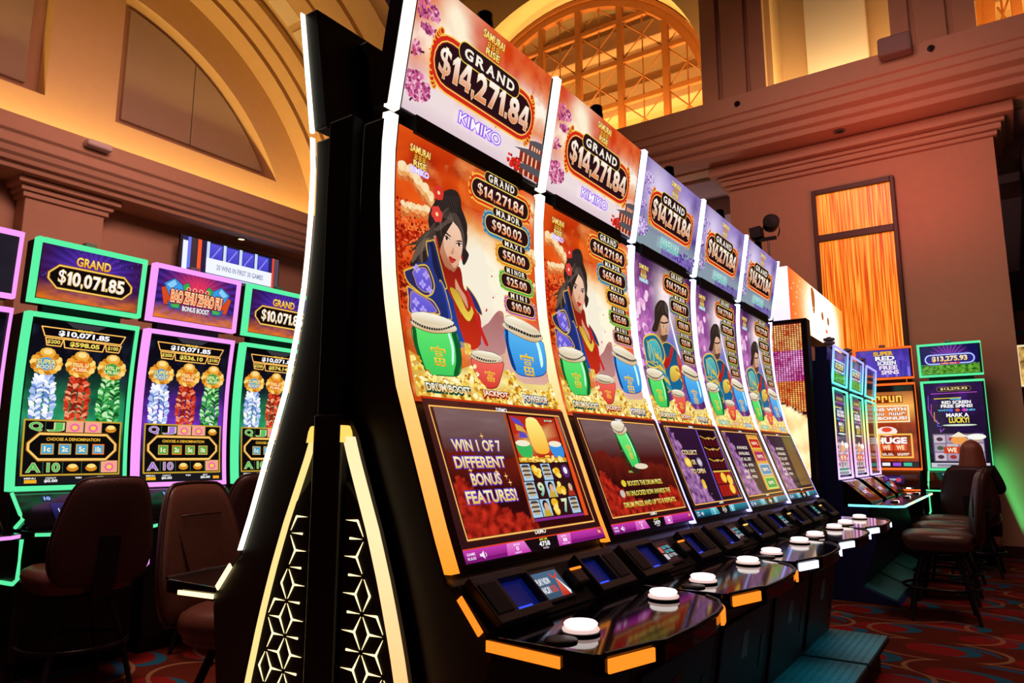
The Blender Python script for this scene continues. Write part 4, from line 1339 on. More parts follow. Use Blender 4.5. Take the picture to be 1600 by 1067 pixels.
    A.poly([(0.60, 0.003), (0.70, 0.003), (0.715, 0.0275), (0.61, 0.0275)], [b2, b3])
    A.poly([(0.40, 0.0), (0.60, 0.0), (0.61, 0.0275), (0.37, 0.0275)], '#150a10')
    A.rect(0, 0, 1, 0.003, '#150a10')
    A.text('GAME', 0.015, 0.0165, 0.06, 0.0215, '#f8e8ff', 0.02)
    A.text('RULES', 0.015, 0.0085, 0.06, 0.0135, '#f8e8ff', 0.02)
    A.poly([(0.085, 0.012), (0.095, 0.012), (0.11, 0.006), (0.11, 0.022), (0.095, 0.017), (0.085, 0.017)], '#f4e8f8')
    A.line([(0.118, 0.010), (0.122, 0.014), (0.118, 0.018)], 0.002, '#f4e8f8')
    A.text('$0.00', 0.295, 0.020, 0.335, 0.0245, '#ffe0ff', 0.02)
    A.text('0', 0.307, 0.0105, 0.322, 0.0185, '#ffffff', 0.02)
    A.text('CREDIT', 0.29, 0.0048, 0.335, 0.0078, '#ffe0ff', 0.02)
    A.text('$47.58' if variant == 1 else '$24.29', 0.475, 0.0215, 0.53, 0.0262, '#f4e040', 0.03)
    A.text(paid, 0.465, 0.0095, 0.54, 0.0195, '#ffffff', 0.025)
    A.text('PAID', 0.485, 0.0035, 0.525, 0.007, '#e8d8e0', 0.02)
    A.text('$0.88', 0.637, 0.0205, 0.675, 0.025, '#ffe0ff', 0.02)
    A.text('88', 0.645, 0.0105, 0.675, 0.0185, '#ffffff', 0.02)
    A.text('TOTAL BET', 0.63, 0.0048, 0.69, 0.0078, '#ffe0ff', 0.02)
    if bar == 'pink':
        A.rect(0.94, 0.014, 0.985, 0.0262, '#c82828')
        A.text('1c', 0.952, 0.016, 0.972, 0.024, '#ffffff', 0.02)


def samurai_main(A, kind, major, variant, paid, detail=True):
    red = kind == 'red'
    A.grid(sky_red if red else sky_purple, 56 if detail else 36, 90 if detail else 50, 0, 0.335, 1, 1)
    if red:
        swordswoman(A, detail)
        logo(A, 0.062, 0.182, 0.912, 0.963, 'KIMIKO')
    else:
        swordsman(A, detail)
        logo(A, 0.075, 0.215, 0.912, 0.963, 'HARUKI', '#58c8c8')
    drums_and_gold(A, detail)
    jackpots(A, major, red, detail)
    lower_panel(A, variant, paid, 'pink' if red else 'teal', detail)


def samurai_topper(A, kind, detail=True):
    red = kind == 'red'
    A.grid(sky_topper_red if red else sky_topper_purple, 90, 50)
    rnd = random.Random(9)
    # blossom trees
    for cs, ct, rs, rt, n in ((0.06, 0.20, 0.085, 0.10, 230), (0.04, 0.76, 0.10, 0.07, 130), (0.09, 0.63, 0.06, 0.03, 60), (0.02, 0.45, 0.03, 0.05, 40)):
        A.line([(cs - 0.02, ct - rt * 1.2), (cs + 0.01, ct - rt * 0.4), (cs + 0.05, ct)], 0.006, '#4a2030')
        for k in range(n if detail else n // 3):
            a, q = rnd.random() * 6.28, math.sqrt(rnd.random())
            A.ell(cs + rs * q * math.cos(a), ct + rt * q * math.sin(a), 0.010, 0.012,
                  rnd.choice(['#e07aa8', '#b04a7a', '#f4b0cc', '#8a3060', '#d0608c'] if red else ['#c8a8e0', '#9a78c0', '#e8d8f4', '#7a5aa8']), 6, rnd.random() * 3)
    if red:
        # pagoda, lower right
        for k, (y, w) in enumerate(((0.30, 0.10), (0.20, 0.17), (0.06, 0.2))):
            A.rect(0.98 - w, y - 0.1, 1.0, y, '#8e2a1c')
            for j in range(4):
                A.rect(0.99 - w * (j + 1) / 4.5, y - 0.09, 0.99 - w * (j + 1) / 4.5 + 0.012, y - 0.01, '#f4c8a0')
            A.poly([(0.93 - w, y - 0.005), (1.0, y - 0.01), (1.0, y + 0.06), (0.99 - w * 0.6, y + 0.045)], '#5a5458')
        for k in range(50):
            A.ell(0.77 + rnd.uniform(-0.05, 0.05), 0.06 + rnd.uniform(-0.04, 0.05), 0.010, 0.014, rnd.choice(['#e02a1c', '#a8140c']), 6)
        for k in range(10):
            A.ell(rnd.random(), rnd.uniform(0.05, 0.5), 0.005, 0.008, '#e04a30', 6)
    else:
        for k in range(90 if detail else 30):
            A.ell(rnd.uniform(0.45, 1.0), rnd.uniform(0, 0.16), 0.014, 0.018, rnd.choice(['#6a4aa8', '#8a6ac0', '#4a3080']), 6)
    logo(A, 0.415, 0.575, 0.755, 0.935)
    s0, s1, t, hh = 0.135, 0.855, 0.475, 0.155
    g = hh * A.h
    A.pill(s0, t - hh, s1, t + hh, '#f8c850', g * 0.42)
    for k in range(13 if detail else 7):
        for sx, d in ((s0, -1), (s1, 1)):
            a = -1.35 + 2.7 * k / (12 if detail else 6)
            A.ell(sx + d * (g * 0.52 * math.cos(a) - g * 0.3) / A.w, t + 1.36 * hh * math.sin(a), g * 0.20 / A.w, g * 0.20 / A.h, '#f0b840', 9)
            A.ell(sx + d * (g * 0.52 * math.cos(a) - g * 0.3) / A.w, t + 1.36 * hh * math.sin(a), g * 0.13 / A.w, g * 0.13 / A.h, '#d02818', 9)
    A.pill(s0, t - hh, s1, t + hh, '#d42a1c', g * 0.34)
    A.pill(s0, t - hh, s1, t + hh, '#f8d868', g * 0.12)
    A.pill(s0, t - hh, s1, t + hh, '#8a1a14', g * 0.06)
    A.pill(s0, t - hh, s1, t + hh, '#2a1016', 0.0)
    A.pill(0.285, 0.60, 0.715, 0.70, '#f0d050', 0.012)
    A.pill(0.285, 0.60, 0.715, 0.70, '#2a1418', 0.009)
    wl = 0.40 / 5
    for i, chh in enumerate('GRAND'):
        x = 0.30 + wl * i
        A.text(chh, x + wl * 0.14, 0.612, x + wl * 0.82, 0.69, '#f8eedc', 0.035)
        if chh in 'RANDM':
            for yy in (0.612, 0.684):
                if chh == 'A' and yy > 0.65:
                    continue
                A.rect(x + wl * 0.08, yy, x + wl * 0.30, yy + 0.008, '#f8eedc')
            if chh in 'AN':
                A.rect(x + wl * 0.66, 0.612 if chh == 'A' else 0.684, x + wl * 0.9, 0.62 if chh == 'A' else 0.692, '#f8eedc')
    A.digits('$14,271.84', 0.155, 0.37, 0.84, 0.572, ['#e08048', '#fffaf0'], '#f8d8a8', 0.03)
    if red:
        A.text('KIMIKO', 0.335, 0.115, 0.64, 0.20, ['#f4ecff', '#ffffff'], 0.01, '#8a3ae0', 0.07, '#e0c8ff')
    else:
        A.text('HARUKI', 0.355, 0.095, 0.66, 0.19, ['#88d8d0', '#f0fffa'], 0.01, '#2a8a8a', 0.07, '#b0e8e0')



# ------------------------------------------------------------------ the setting
def wall_holes(axis, outer, holes, lo, hi):
    """slab between lo and hi along axis with through holes; 2D loops"""
    mb = MB()

    def mk(p, h):
        return {'x': (h, p[0], p[1]), 'y': (p[0], h, p[1])}[axis]
    loops = [outer] + holes
    flat = [p for l in loops for p in l]
    tri = tessellate_polygon([[Vector((p[0], p[1], 0)) for p in l] for l in loops])
    n = len(flat)
    mb.add([mk(p, lo) for p in flat] + [mk(p, hi) for p in flat], [tuple(t) for t in tri] + [tuple(i + n for i in t) for t in tri])
    k = 0
    for l in loops:
        m = len(l)
        mb.add([mk(p, lo) for p in l] + [mk(p, hi) for p in l], [(i, (i + 1) % m, (i + 1) % m + m, i + m) for i in range(m)])
    return mb


struct(MB().box(-12, 8, -4, 20, -0.1, 0).build('floor', CARPET))
struct(MB().box(-10.2, -10, -3, 18, 0, 4.95).build('wall_left', WALL))
# upper left wall: two lunette recesses under a segmental arch, split by a pier
AY, AZ = 4.1, 4.4


def lun(r, ya, zb):
    a0 = math.asin((zb - AZ) / r)
    a1 = math.acos((ya - AY) / r)
    return [(ya, zb)] + arc(AY, AZ, r, a0, a1, 24)


h1 = lun(3.5, 4.55, 5.87)
h2 = [(2 * AY - y, z) for y, z in h1][::-1]
struct(wall_holes('x', [(-2, 4.95), (10.4, 4.95), (10.4, 10.5), (-2, 10.5)], [h1, h2], -10.26, -10.0).build('wall_left_upper', WALLY))
struct(MB().box(-10.42, -10.27, -2, 10.4, 4.95, 10.5).build('wall_left_recess', WALL))
def lun_piece(ya, yb, zb, r):
    yb = min(yb, AY + math.sqrt(r * r - (zb - AZ) ** 2))
    return [(ya, zb), (yb, zb)] + [(y, AZ + math.sqrt(max(0, r * r - (y - AY) ** 2))) for y in [yb + (ya - yb) * k / 14 for k in range(15)]]


mb = MB()
for sgn in (1, -1):
    for ya, yb in ((4.72, 5.78), (5.795, 7.2)):
        poly = lun_piece(ya, yb, 6.04, 3.44)
        if sgn < 0:
            poly = [(2 * AY - y, z) for y, z in poly]
        mb.prism(poly, 'x', -10.27, -10.2)
struct(mb.build('trim_1', PANELG, bevel=0.006))
# left cornice with a light trough on top
prof = [(-10.0, 4.58), (-9.44, 4.58), (-9.42, 4.63), (-9.36, 4.65), (-9.34, 4.70), (-9.30, 4.73), (-9.28, 4.79), (-9.24, 4.82), (-9.24, 4.93), (-9.2, 4.96), (-9.2, 5.155), (-9.30, 5.155), (-9.30, 4.88), (-10.0, 4.88)]
struct(MB().prism(prof, 'y', -3, 10.2).build('trim_2', WALL, bevel=0.008))
# pilaster on the lower left wall, with capital
mb = MB().box(-10.0, -9.72, 3.46, 4.40, 0, 4.44)
struct(mb.build('trim_3', WALL, bevel=0.01))
mb = MB()
for x, y0, y1, z0, z1 in ((-9.68, 3.42, 4.44, 4.36, 4.43), (-9.64, 3.38, 4.48, 4.43, 4.50), (-9.56, 3.32, 4.54, 4.50, 4.585)):
    mb.box(-9.99, x, y0, y1, z0, z1)
struct(mb.build('trim_4', WALL, bevel=0.012))


# left barrel vault with ribs springing over the arch
def ringband(x0, x1, r0, r1, a0, a1, n=40):
    rows = []
    for i in range(n + 1):
        a = a0 + (a1 - a0) * i / n
        c, s = math.cos(a), math.sin(a)
        rows.append([(x0, AY + r0 * c, AZ + r0 * s), (x1, AY + r0 * c, AZ + r0 * s), (x1, AY + r1 * c, AZ + r1 * s), (x0, AY + r1 * c, AZ + r1 * s)])
    return MB().strip(rows, None, True)


A0, A1 = math.radians(10), math.radians(150)
mb = MB()
for x0, x1, r in ((-10.0, -9.64, 4.13), (-9.64, -9.58, 4.24), (-9.58, -9.32, 4.16), (-9.32, -9.26, 4.24), (-9.26, -8.98, 4.18), (-8.98, -8.42, 4.30),
                  (-8.42, -8.12, 4.16), (-8.12, -8.06, 4.26), (-8.06, -7.62, 4.16), (-7.62, -7.54, 4.26), (-7.54, -7.1, 4.16)):
    q = ringband(x0, x1, r, 4.5, A0, A1)
    mb.add(q.v, q.f)
struct(mb.build('ceiling', WALLY))
mb = MB()
for d0, d1 in ((56, 62), (49, 54.5)):
    rows = []
    for i in range(5):
        a = math.radians(d0 + (d1 - d0) * i / 4)
        rows.append([(x, AY + r * math.cos(a), AZ + r * math.sin(a)) for x, r in ((-8.86, 4.27), (-8.54, 4.27), (-8.54, 4.31), (-8.86, 4.31))])
    mb.strip(rows, None, True)
struct(mb.build('trim_5', CREAM))

# back wall: arched window, pilasters, niche
WX, WZ, WR = -6.3, 7.0, 2.87


def archhole(cx):
    return [(cx - WR, 6.15), (cx + WR, 6.15)] + arc(cx, WZ, WR, 0, PI, 36)


struct(wall_holes('y', [(-9.9, 5.6), (5.9, 5.6), (5.9, 11.5), (-9.9, 11.5)],
                  [archhole(WX), [(-2.44, 6.15), (-0.83, 6.15), (-0.83, 11), (-2.44, 11)], archhole(2.97)], 10.4, 11.1).build('wall_back', WALLY))
struct(MB().box(-2.5, -0.75, 11.0, 11.12, 6.1, 11.1).build('wall_back_niche', WALLY))
struct(MB().box(-2.03, -1.19, 10.78, 10.9, 6.12, 11).build('trim_6', CREAM, bevel=0.01))
mb = MB()
for s in (0, 1):
    f = (lambda x: x) if s == 0 else (lambda x: -3.28 - x)
    x0, x1 = sorted((f(-3.38), f(-2.47)))
    mb.box(x0, x1, 10.06, 10.12, 6.09, 11.4)
    for a, b in ((-3.40, -3.15), (-3.08, -2.73), (-2.67, -2.45)):
        x0, x1 = sorted((f(a), f(b)))
        mb.box(x0, x1, 9.97, 10.08, 6.09, 11.4)
struct(mb.build('trim_7', WALL, bevel=0.01))
# entablature over the back wall
prof = [(10.6, 5.63), (10.02, 5.63), (9.99, 5.70), (9.92, 5.73), (9.90, 5.80), (9.80, 5.84), (9.78, 5.93), (9.74, 5.95), (9.74, 6.04), (9.70, 6.06), (9.70, 6.34), (9.80, 6.34), (9.80, 6.08), (10.6, 6.08)]
struct(MB().prism([(p[0], p[1]) for p in prof], 'x', -9.15, 5.5).build('trim_8', WALL, bevel=0.008))
# the great pier
struct(MB().box(-3.25, 0.16, 10.6, 12.2, 0, 5.62).build('wall_pier', WALL))
mb = MB()
for d, z0, z1 in ((0.05, 5.26, 5.32), (0.10, 5.32, 5.40), (0.14, 5.40, 5.46), (0.24, 5.46, 5.60)):
    mb.box(-3.25 - d, 0.16 + d, 10.6 - d, 12.2 + d, z0, z1)
struct(mb.build('trim_9', WALL, bevel=0.012))
struct(MB().box(-3.26, 0.17, 10.585, 10.6, 0, 0.14).build('baseboard_back', pmat('dark_wood', '#3a2018', 0.5)))
# ceilings and hall beyond the piers
mb = MB()
for k, (y0, y1, z) in enumerate(((10.7, 11.6, 5.55), (11.6, 12.6, 5.25), (12.6, 18.0, 5.0))):
    mb.box(-9.9, -3.3, y0, y1, z, z + 0.35)
    mb.box(0.2, 7.9, y0, y1, z, z + 0.35)
struct(mb.build('ceiling_far', PALECEIL))
struct(MB().box(-12, 8, 17.8, 18, 0, 5.4).build('wall_far', DARKCEIL))
mb = MB()
for k in range(4):
    mb.box(0.45 + 0.75 * k, 0.62 + 0.75 * k, 11.2, 17.5, 4.9, 5.3)
struct(mb.build('trim_10', DARKCEIL, bevel=0.02))

# arched window
win = thing('window_1', None, None, (0, 0, 0))
win['kind'] = 'structure'


def build_window(cx, root, hidden=False):
    mb = MB()
    ro, ri = WR - 0.02, WR - 0.24
    for y0, y1, r0, r1 in ((10.96, 11.09, ri, ro), (10.92, 10.97, ro - 0.07, ro)):
        rows = []
        for i in range(37):
            a = PI * i / 36
            c, s = math.cos(a), math.sin(a)
            rows.append([(cx + r0 * c, y0, WZ + r0 * s), (cx + r1 * c, y0, WZ + r1 * s), (cx + r1 * c, y1, WZ + r1 * s), (cx + r0 * c, y1, WZ + r0 * s)])
        mb.strip(rows, None, True)
    for sx in (-1, 1):
        a, b = sorted((cx + sx * ri, cx + sx * ro))
        mb.box(a, b, 10.96, 11.09, 6.16, WZ)
    mb.build('window_frame', WOODF, root)
    bars = MB()
    thin = MB()
    xs = [cx + d for d in (-2.385, -1.51, -0.64, 0.19, 1.06, 1.93)]
    zs = [6.68, 7.5, 8.31, 9.12]
    for x in xs:
        hh = math.sqrt(max(0, ri * ri - (x - cx) ** 2))
        bars.box(x - 0.06, x + 0.06, 10.97, 11.07, 6.16, WZ + hh + 0.03)
    for z in zs:
        hw = math.sqrt(ri * ri - max(0, z - WZ) ** 2)
        bars.box(cx - hw - 0.02, cx + hw + 0.02, 10.98, 11.06, z - 0.05, z + 0.05)
    bars.build('window_mullion', WOODF, root, bevel=0.012)

    def inside(x, z):
        return z < WZ or (x - cx) ** 2 + (z - WZ) ** 2 < ri * ri

    def seg(p, q):
        # march along and keep the part inside the arch
        n = 12
        good = [i for i in range(n + 1) if inside(p[0] + (q[0] - p[0]) * i / n, p[1] + (q[1] - p[1]) * i / n)]
        if len(good) < 2:
            return
        a, b = good[0] / n, good[-1] / n
        A_ = (p[0] + (q[0] - p[0]) * a, 11.02, p[1] + (q[1] - p[1]) * a)
        B_ = (p[0] + (q[0] - p[0]) * b, 11.02, p[1] + (q[1] - p[1]) * b)
        thin.tube([A_, B_], 0.014, 4)
    gx = [cx - 2.7] + xs + [cx + 2.7]
    gz = [5.86] + zs + [9.94]
    for x0, x1 in zip(gx, gx[1:]):
        for z0, z1 in zip(gz, gz[1:]):
            seg((x0, z0), (x1, z1))
            seg((x0, z1), (x1, z0))
            seg(((x0 + x1) / 2, z0), ((x0 + x1) / 2, z1))
    thin.build('window_muntin', WOODF, root)
    pane = [(cx - ri, 6.16), (cx + ri, 6.16)] + arc(cx, WZ, ri, 0, PI, 36)
    MB().prism(pane, 'y', 11.025, 11.031).build('window_pane', PANE, root)


build_window(WX, win)
win2 = thing('window_2', None, None, (0, 0, 0))
win2['kind'] = 'structure'
build_window(2.97, win2)
# lit hall behind the windows
struct(MB().box(-10, 6, 12.6, 12.7, 5.6, 11).build('wall_behind_window', WALLY))
mb = MB().box(-10, 6, 12.3, 12.62, 8.0, 8.55).box(-10, 6, 12.2, 12.62, 9.4, 9.8)
struct(mb.build('trim_11', WALL, bevel=0.02))

# ------------------------------------------------------------------ the main bank of curved machines
PZ = [0.95, 1.04, 1.16, 1.27, 1.365, 1.45, 1.55, 1.65, 1.75, 1.85, 1.97, 2.07, 2.35, 2.455, 2.47]
PXX = [-0.995, -1.032, -1.076, -1.117, -1.152, -1.173, -1.194, -1.209, -1.217, -1.222, -1.222, -1.213, -1.163, -1.145, -1.142]
BX = -1.36      # plane where the two rows stand back to back
PITCH = 0.704


def prof_x(z):
    for i in range(len(PZ) - 1):
        if z <= PZ[i + 1]:
            u = (z - PZ[i]) / (PZ[i + 1] - PZ[i])
            return PXX[i] + (PXX[i + 1] - PXX[i]) * u - BX
    return PXX[-1] - BX


NB = 26


def mk_curved(z0, z1, y0, y1, back=0.006):
    tab = [prof_x(z0 + (z1 - z0) * k / NB) for k in range(NB + 1)]

    def m(s, t, off):
        u = min(max(t, 0), 1) * NB
        k = min(int(u), NB - 1)
        x = tab[k] + (tab[k + 1] - tab[k]) * (u - k)
        return (x - back + off, y0 + (y1 - y0) * s, z0 + (z1 - z0) * t)
    return m


SY0, SY1 = 0.047, 0.690
MZ0, MZ1 = 0.967, 2.046
TZ0, TZ1 = 2.09, 2.452


def strip_mesh(z0, z1, y0, y1, cf, name, parent, depth=0.022, n=24):
    rows, mb = [], MB()
    cols = []
    for i in range(n + 1):
        z = z0 + (z1 - z0) * i / n
        x = prof_x(z)
        rows.append([(x - depth, y0, z), (x, y0 + 0.003, z), (x, y1 - 0.003, z), (x - depth, y1, z)])
        cols += [cf(z)] * 4
    mb.strip(rows)
    mb.c = cols
    for r, c in ((rows[0], cols[0]), (rows[-1], cols[-1])):
        mb.add(r, [(0, 1, 2, 3)], c)
    return mb.build(name, LEDCOL, parent, colattr=True)


def glow_warm(z):
    hot = (1.75, 1.62, 1.30)
    mid = (1.45, 0.66, 0.20)
    low = (1.35, 0.36, 0.022)
    u = (z - 0.95) / 1.5
    if u > 0.60:
        return hot
    if u > 0.26:
        return mixc(mid, hot, (u - 0.26) / 0.34)
    return mixc(low, mid, u / 0.26)


def glow_blue(z):
    u = (z - 0.95) / 1.5
    return mixc((1.0, 0.95, 2.6), (2.0, 2.1, 2.7), u)


def glow_white(z):
    return (2.3, 2.2, 1.7)


CAB = [(0.036, 0.0), (0.33, 0.0), (0.355, 0.10), (0.44, 0.62), (0.47, 0.80), (0.46, 0.842), (0.372, 0.93), (0.352, 0.94)]
CAB += [(prof_x(0.95 + 1.1 * k / 16) - 0.014, 0.95 + 1.1 * k / 16) for k in range(17)]
CAB += [(0.055, 2.05), (0.045, 1.7), (0.036, 1.2)]

DECK = [(0.45, 0.004), (0.70, 0.004), (0.722, 0.012), (0.757, 0.14), (0.772, 0.165), (0.778, 0.30), (0.772, 0.46), (0.757, 0.54), (0.726, 0.61), (0.68, 0.655), (0.62, 0.685), (0.45, 0.70)]


def slope_frame():
    o = Vector((0.462, 0, 0.845))
    u = Vector((-0.088, 0, 0.082)).normalized()
    n = Vector((0.082, 0, 0.088)).normalized()
    return o, u, n


def build_machine(label, kind, major, variant, paid, glow, ledm, y0, detail=True, near_end=False, far_end=False, back=False):
    root = thing('slot_machine', label, 'slot machine', (BX, y0, 0), PI if back else 0.0)
    MB().prism(CAB, 'y', 0.002, PITCH - 0.002).build('cabinet', SIDEM, root, bevel=0.006)
    # topper box with a thicker electronics box behind
    tp = [(prof_x(2.085) - 0.012, 2.083), (prof_x(2.46) - 0.012, 2.46), (prof_x(2.46) - 0.062, 2.46), (prof_x(2.085) - 0.062, 2.083)]
    t = MB().prism(tp, 'y', 0.002, PITCH - 0.002).build('topper', BLACK, root, bevel=0.005)
    b2 = [(prof_x(2.1) - 0.058, 2.10), (prof_x(2.42) - 0.058, 2.42), (prof_x(2.42) - 0.10, 2.42), (prof_x(2.1) - 0.10, 2.02), (prof_x(2.1) - 0.06, 2.02)]
    MB().prism(b2, 'y', 0.16, 0.55).build('electronics_box', BLACKM, t, bevel=0.004)
    vb = MB()
    for k in range(14):
        vb.obox((prof_x(2.44) - 0.0645, 0.12 + 0.03 * k, 2.425), (0.003, 0, 0), (0, 0.018, 0), (0.004, 0, 0.02))
    vb.build('vent', GREYP, t)
    MB().box(0.06, 0.15, 0.1, 0.6, 2.04, 2.09).build('topper_bracket', BLACKM, root)
    if not back or True:
        A = Art(mk_curved(MZ0, MZ1, SY0, SY1), SY1 - SY0, MZ1 - MZ0, NB, 1.2e-5)
        if back:
            A.grid(sky_red, 20, 40)
        else:
            samurai_main(A, kind, major, variant, paid, detail)
        A.build('main_screen', root)
        A = Art(mk_curved(TZ0, TZ1, SY0, SY1), SY1 - SY0, TZ1 - TZ0, NB, 1.2e-5)
        if back:
            A.grid(sky_topper_red, 20, 20)
        else:
            samurai_topper(A, kind, detail)
        A.build('topper_screen', root)
    strip_mesh(0.952, 2.062, 0.003, 0.040, glow, 'light_strip', root)
    strip_mesh(2.078, 2.462, 0.003, 0.040, glow, 'light_strip', root, n=8)
    if far_end or back:
        dp = 0.008 if back else 0.022
        strip_mesh(0.952, 2.062, PITCH - 0.006, PITCH + 0.008, glow, 'light_strip', root, dp)
        strip_mesh(2.078, 2.462, PITCH - 0.006, PITCH + 0.008, glow, 'light_strip', root, dp, n=8)
    # signal light on top
    sx = prof_x(2.46) - 0.04
    c = MB().lathe([(0.0, 0), (0.026, 0), (0.026, 0.022), (0.022, 0.026), (0.024, 0.03), (0.024, 0.05), (0.018, 0.056), (0, 0.056)], 16, (sx, 0.36, 2.459))
    c.build('signal_light', STEEL, root, smooth=False)
    # console
    o, u, n = slope_frame()
    Y = Vector((0, 1, 0))

    def slab(y0_, y1_, v0, v1, h0, h1, name, mat, par, bev=0.002):
        m = MB().obox(o + Y * y0_ + u * v0 + n * h0, Y * (y1_ - y0_), u * (v1 - v0), n * (h1 - h0))
        return m.build(name, mat, par, bevel=bev)
    cons = slab(0.01, 0.694, 0.0, 0.122, -0.02, 0.004, 'console', BLACKM, root)
    for ya, yb, g0, g1, r0, r1 in ((0.03, 0.235, 0.04, 0.10, 0.115, 0.225), (0.475, 0.675, 0.60, 0.66, 0.485, 0.585)):
        m = MB()
        # raised block around a lit note recess
        m.obox(o + Y * ya + n * 0.003, Y * (yb - ya), u * 0.02, n * 0.024)
        m.obox(o + Y * ya + u * 0.10 + n * 0.003, Y * (yb - ya), u * 0.02, n * 0.024)
        lo_, hi_ = (ya, r0) if g0 < r0 else (r1, yb)
        m.obox(o + Y * lo_ + u * 0.018 + n * 0.003, Y * (hi_ - lo_), u * 0.084, n * 0.024)
        e = yb if g0 < r0 else ya
        m.obox(o + Y * (e - 0.008 if g0 < r0 else e) + u * 0.018 + n * 0.003, Y * 0.010, u * 0.084, n * 0.024)
        m.build('note_slot_housing', GREYP, cons, bevel=0.002)
        slab(r0 - 0.002, r1 + 0.002, 0.019, 0.101, 0.0042, 0.007, 'note_slot', L_BLUED, cons, 0)
        slab(r0 + 0.01, r0 + 0.075, 0.021, 0.031, 0.0072, 0.013, 'note_slot_light', L_BLUE, cons, 0)
        slab(g0, g1, 0.022, 0.098, 0.0272, 0.0295, 'speaker_grille', BLACKM, cons, 0.001)
    # player display
    oo = o + n * 0.0125
    slab(0.243, 0.378, 0.018, 0.108, 0.0035, 0.012, 'player_display', BLACK, cons)
    dm = Art(lambda s, t_, off: tuple(oo + Y * (0.251 + 0.118 * s) + u * (0.026 + 0.074 * t_) + n * off), 0.118, 0.074)
    if variant == 1:
        dm.rect(0, 0, 1, 1, ['#2c5068', '#3c6684'])
        dm.text('PLAY NOW', 0.07, 0.55, 0.55, 0.78, '#f0f4f8', 0.03)
        dm.text('VACAY', 0.07, 0.22, 0.36, 0.45, '#f0f4f8', 0.03)
        dm.text('LOUD', 0.38, 0.22, 0.60, 0.45, '#e04838', 0.03)
        dm.poly([(0.60, 0.0), (0.92, 0.0), (0.80, 0.72)], ['#b8281c', '#f06a50'])
        dm.poly([(0.92, 0.0), (1.0, 0.12), (0.82, 0.72)], '#f0f0f0')
        dm.poly([(0.66, 0.94), (0.78, 0.74), (0.98, 0.92), (0.86, 0.70), (0.70, 0.70)], '#d83a2c')
    else:
        dm.rect(0, 0, 1, 1, '#10141c')
        for k, cc in enumerate(('#48c8d8', '#48c8d8', '#c8d0d8')):
            scribble(dm, 0.42, 0.68 - 0.22 * k, 0.92, 0.83 - 0.22 * k, cc, 9)
        dm.rect(0.08, 0.5, 0.32, 0.8, '#c86050')
        dm.rect(0.08, 0.15, 0.34, 0.42, '#c8c8d0')
    dm.build('display_picture', cons)
    # note acceptor with a lit lip
    ac = slab(0.392, 0.452, 0.035, 0.085, 0.004, 0.030, 'note_acceptor', GREYP, cons, 0.006)
    slab(0.396, 0.448, 0.074, 0.080, 0.0302, 0.034, 'acceptor_light', L_ORANGE if glow is glow_warm else L_GOLD, cons, 0.001)
    # button deck
    DK = [(x, PITCH - y) for x, y in DECK][::-1] if back else DECK
    dk = MB().prism([(x, y) for x, y in DK], 'z', 0.806, 0.845).build('button_deck', GLOSS, root, bevel=0.004)
    rail = MB().tube([(x, y, 0.844) for x, y in DK[2:-2]], 0.006, 6).build('deck_rail', BLACK, dk)
    for yb in ((0.13, 0.552) if not back else (0.13,)):
        bt = MB().lathe([(0.0, 0), (0.040, 0), (0.040, 0.004), (0.037, 0.005), (0, 0.005)], 24, (0.606, yb, 0.8452)).build('button', BLACK, root, smooth=False)
        MB().lathe([(0.0, 0), (0.037, 0), (0.039, 0.003), (0.037, 0.006), (0, 0.006)], 24, (0.606, yb, 0.8503)).build('button_ring', L_BTNR, bt, smooth=False)
        MB().lathe([(0.0, 0), (0.028, 0), (0.028, 0.004), (0.034, 0.0045), (0.035, 0.008), (0.031, 0.012), (0.018, 0.0145), (0, 0.015)], 24, (0.606, yb, 0.8564)).build('button_cap', L_BTN, bt, smooth=True)
    MB().lathe([(0.0, 0), (0.033, 0), (0.032, 0.004), (0.02, 0.006), (0, 0.0065)], 24, (0.606, 0.052, 0.8452)).build('button', GREYP, root, smooth=True)

    # fascia light bars
    def fbar(a, b, zc, h, name='deck_light'):
        a, b = Vector((*a, zc - h / 2)), Vector((*b, zc - h / 2))
        d = (b - a).normalized()
        q = Vector((d.y, -d.x, 0)) * 0.006
        m = MB().obox(a + q * 0.2, b - a, Vector((0, 0, h)), q)
        return m.build(name, ledm, root, bevel=0.002)
    if not back:
        fbar((0.724, 0.014), (0.759, 0.138), 0.826, 0.026)
    mb = MB()
    pts = [DECK[i] for i in (7, 8, 9)]
    pp = [(0.766, 0.50), (0.757, 0.54), (0.743, 0.578), (0.726, 0.61), (0.704, 0.635)]
    rows = [[(x + 0.002, y, 0.812), (x + 0.009, y + 0.004, 0.812), (x + 0.009, y + 0.004, 0.838), (x + 0.002, y, 0.838)] for x, y in pp]
    mb.strip(rows, None, True)
    mb.add(rows[0], [(0, 1, 2, 3)])
    mb.add(rows[-1], [(0, 1, 2, 3)])
    if not back:
        mb.build('deck_light', ledm, root)
    if near_end or back:
        yy = PITCH + 0.0005 if back else 0.0015
        dy = 0.004 if back else -0.004
        m = MB().obox((0.388, yy, 0.905), (0.056, 0, -0.064), (0, dy, 0), (0.011, 0, 0.010))
        m.build('end_light', ledm, root)
        m = MB().obox((0.464, yy, 0.816), (0.170, 0, -0.006), (0, dy, 0), (0, 0, 0.012 if back else 0.021))
        m.build('end_light', ledm, root)
    # front below the deck: door, lock, ticket label, kick plate
    # front plane runs (0.355,0.10) to (0.44,0.62)
    a, b = Vector((0.357, 0, 0.10)), Vector((0.442, 0, 0.62))
    w = (b - a)
    nn = Vector((w.z, 0, -w.x)).normalized()
    door = MB().obox(a + Y * 0.05 + w * 0.2, Y * 0.60, w * 0.74, nn * 0.010).build('cabinet_door', GREYP, root, bevel=0.004)
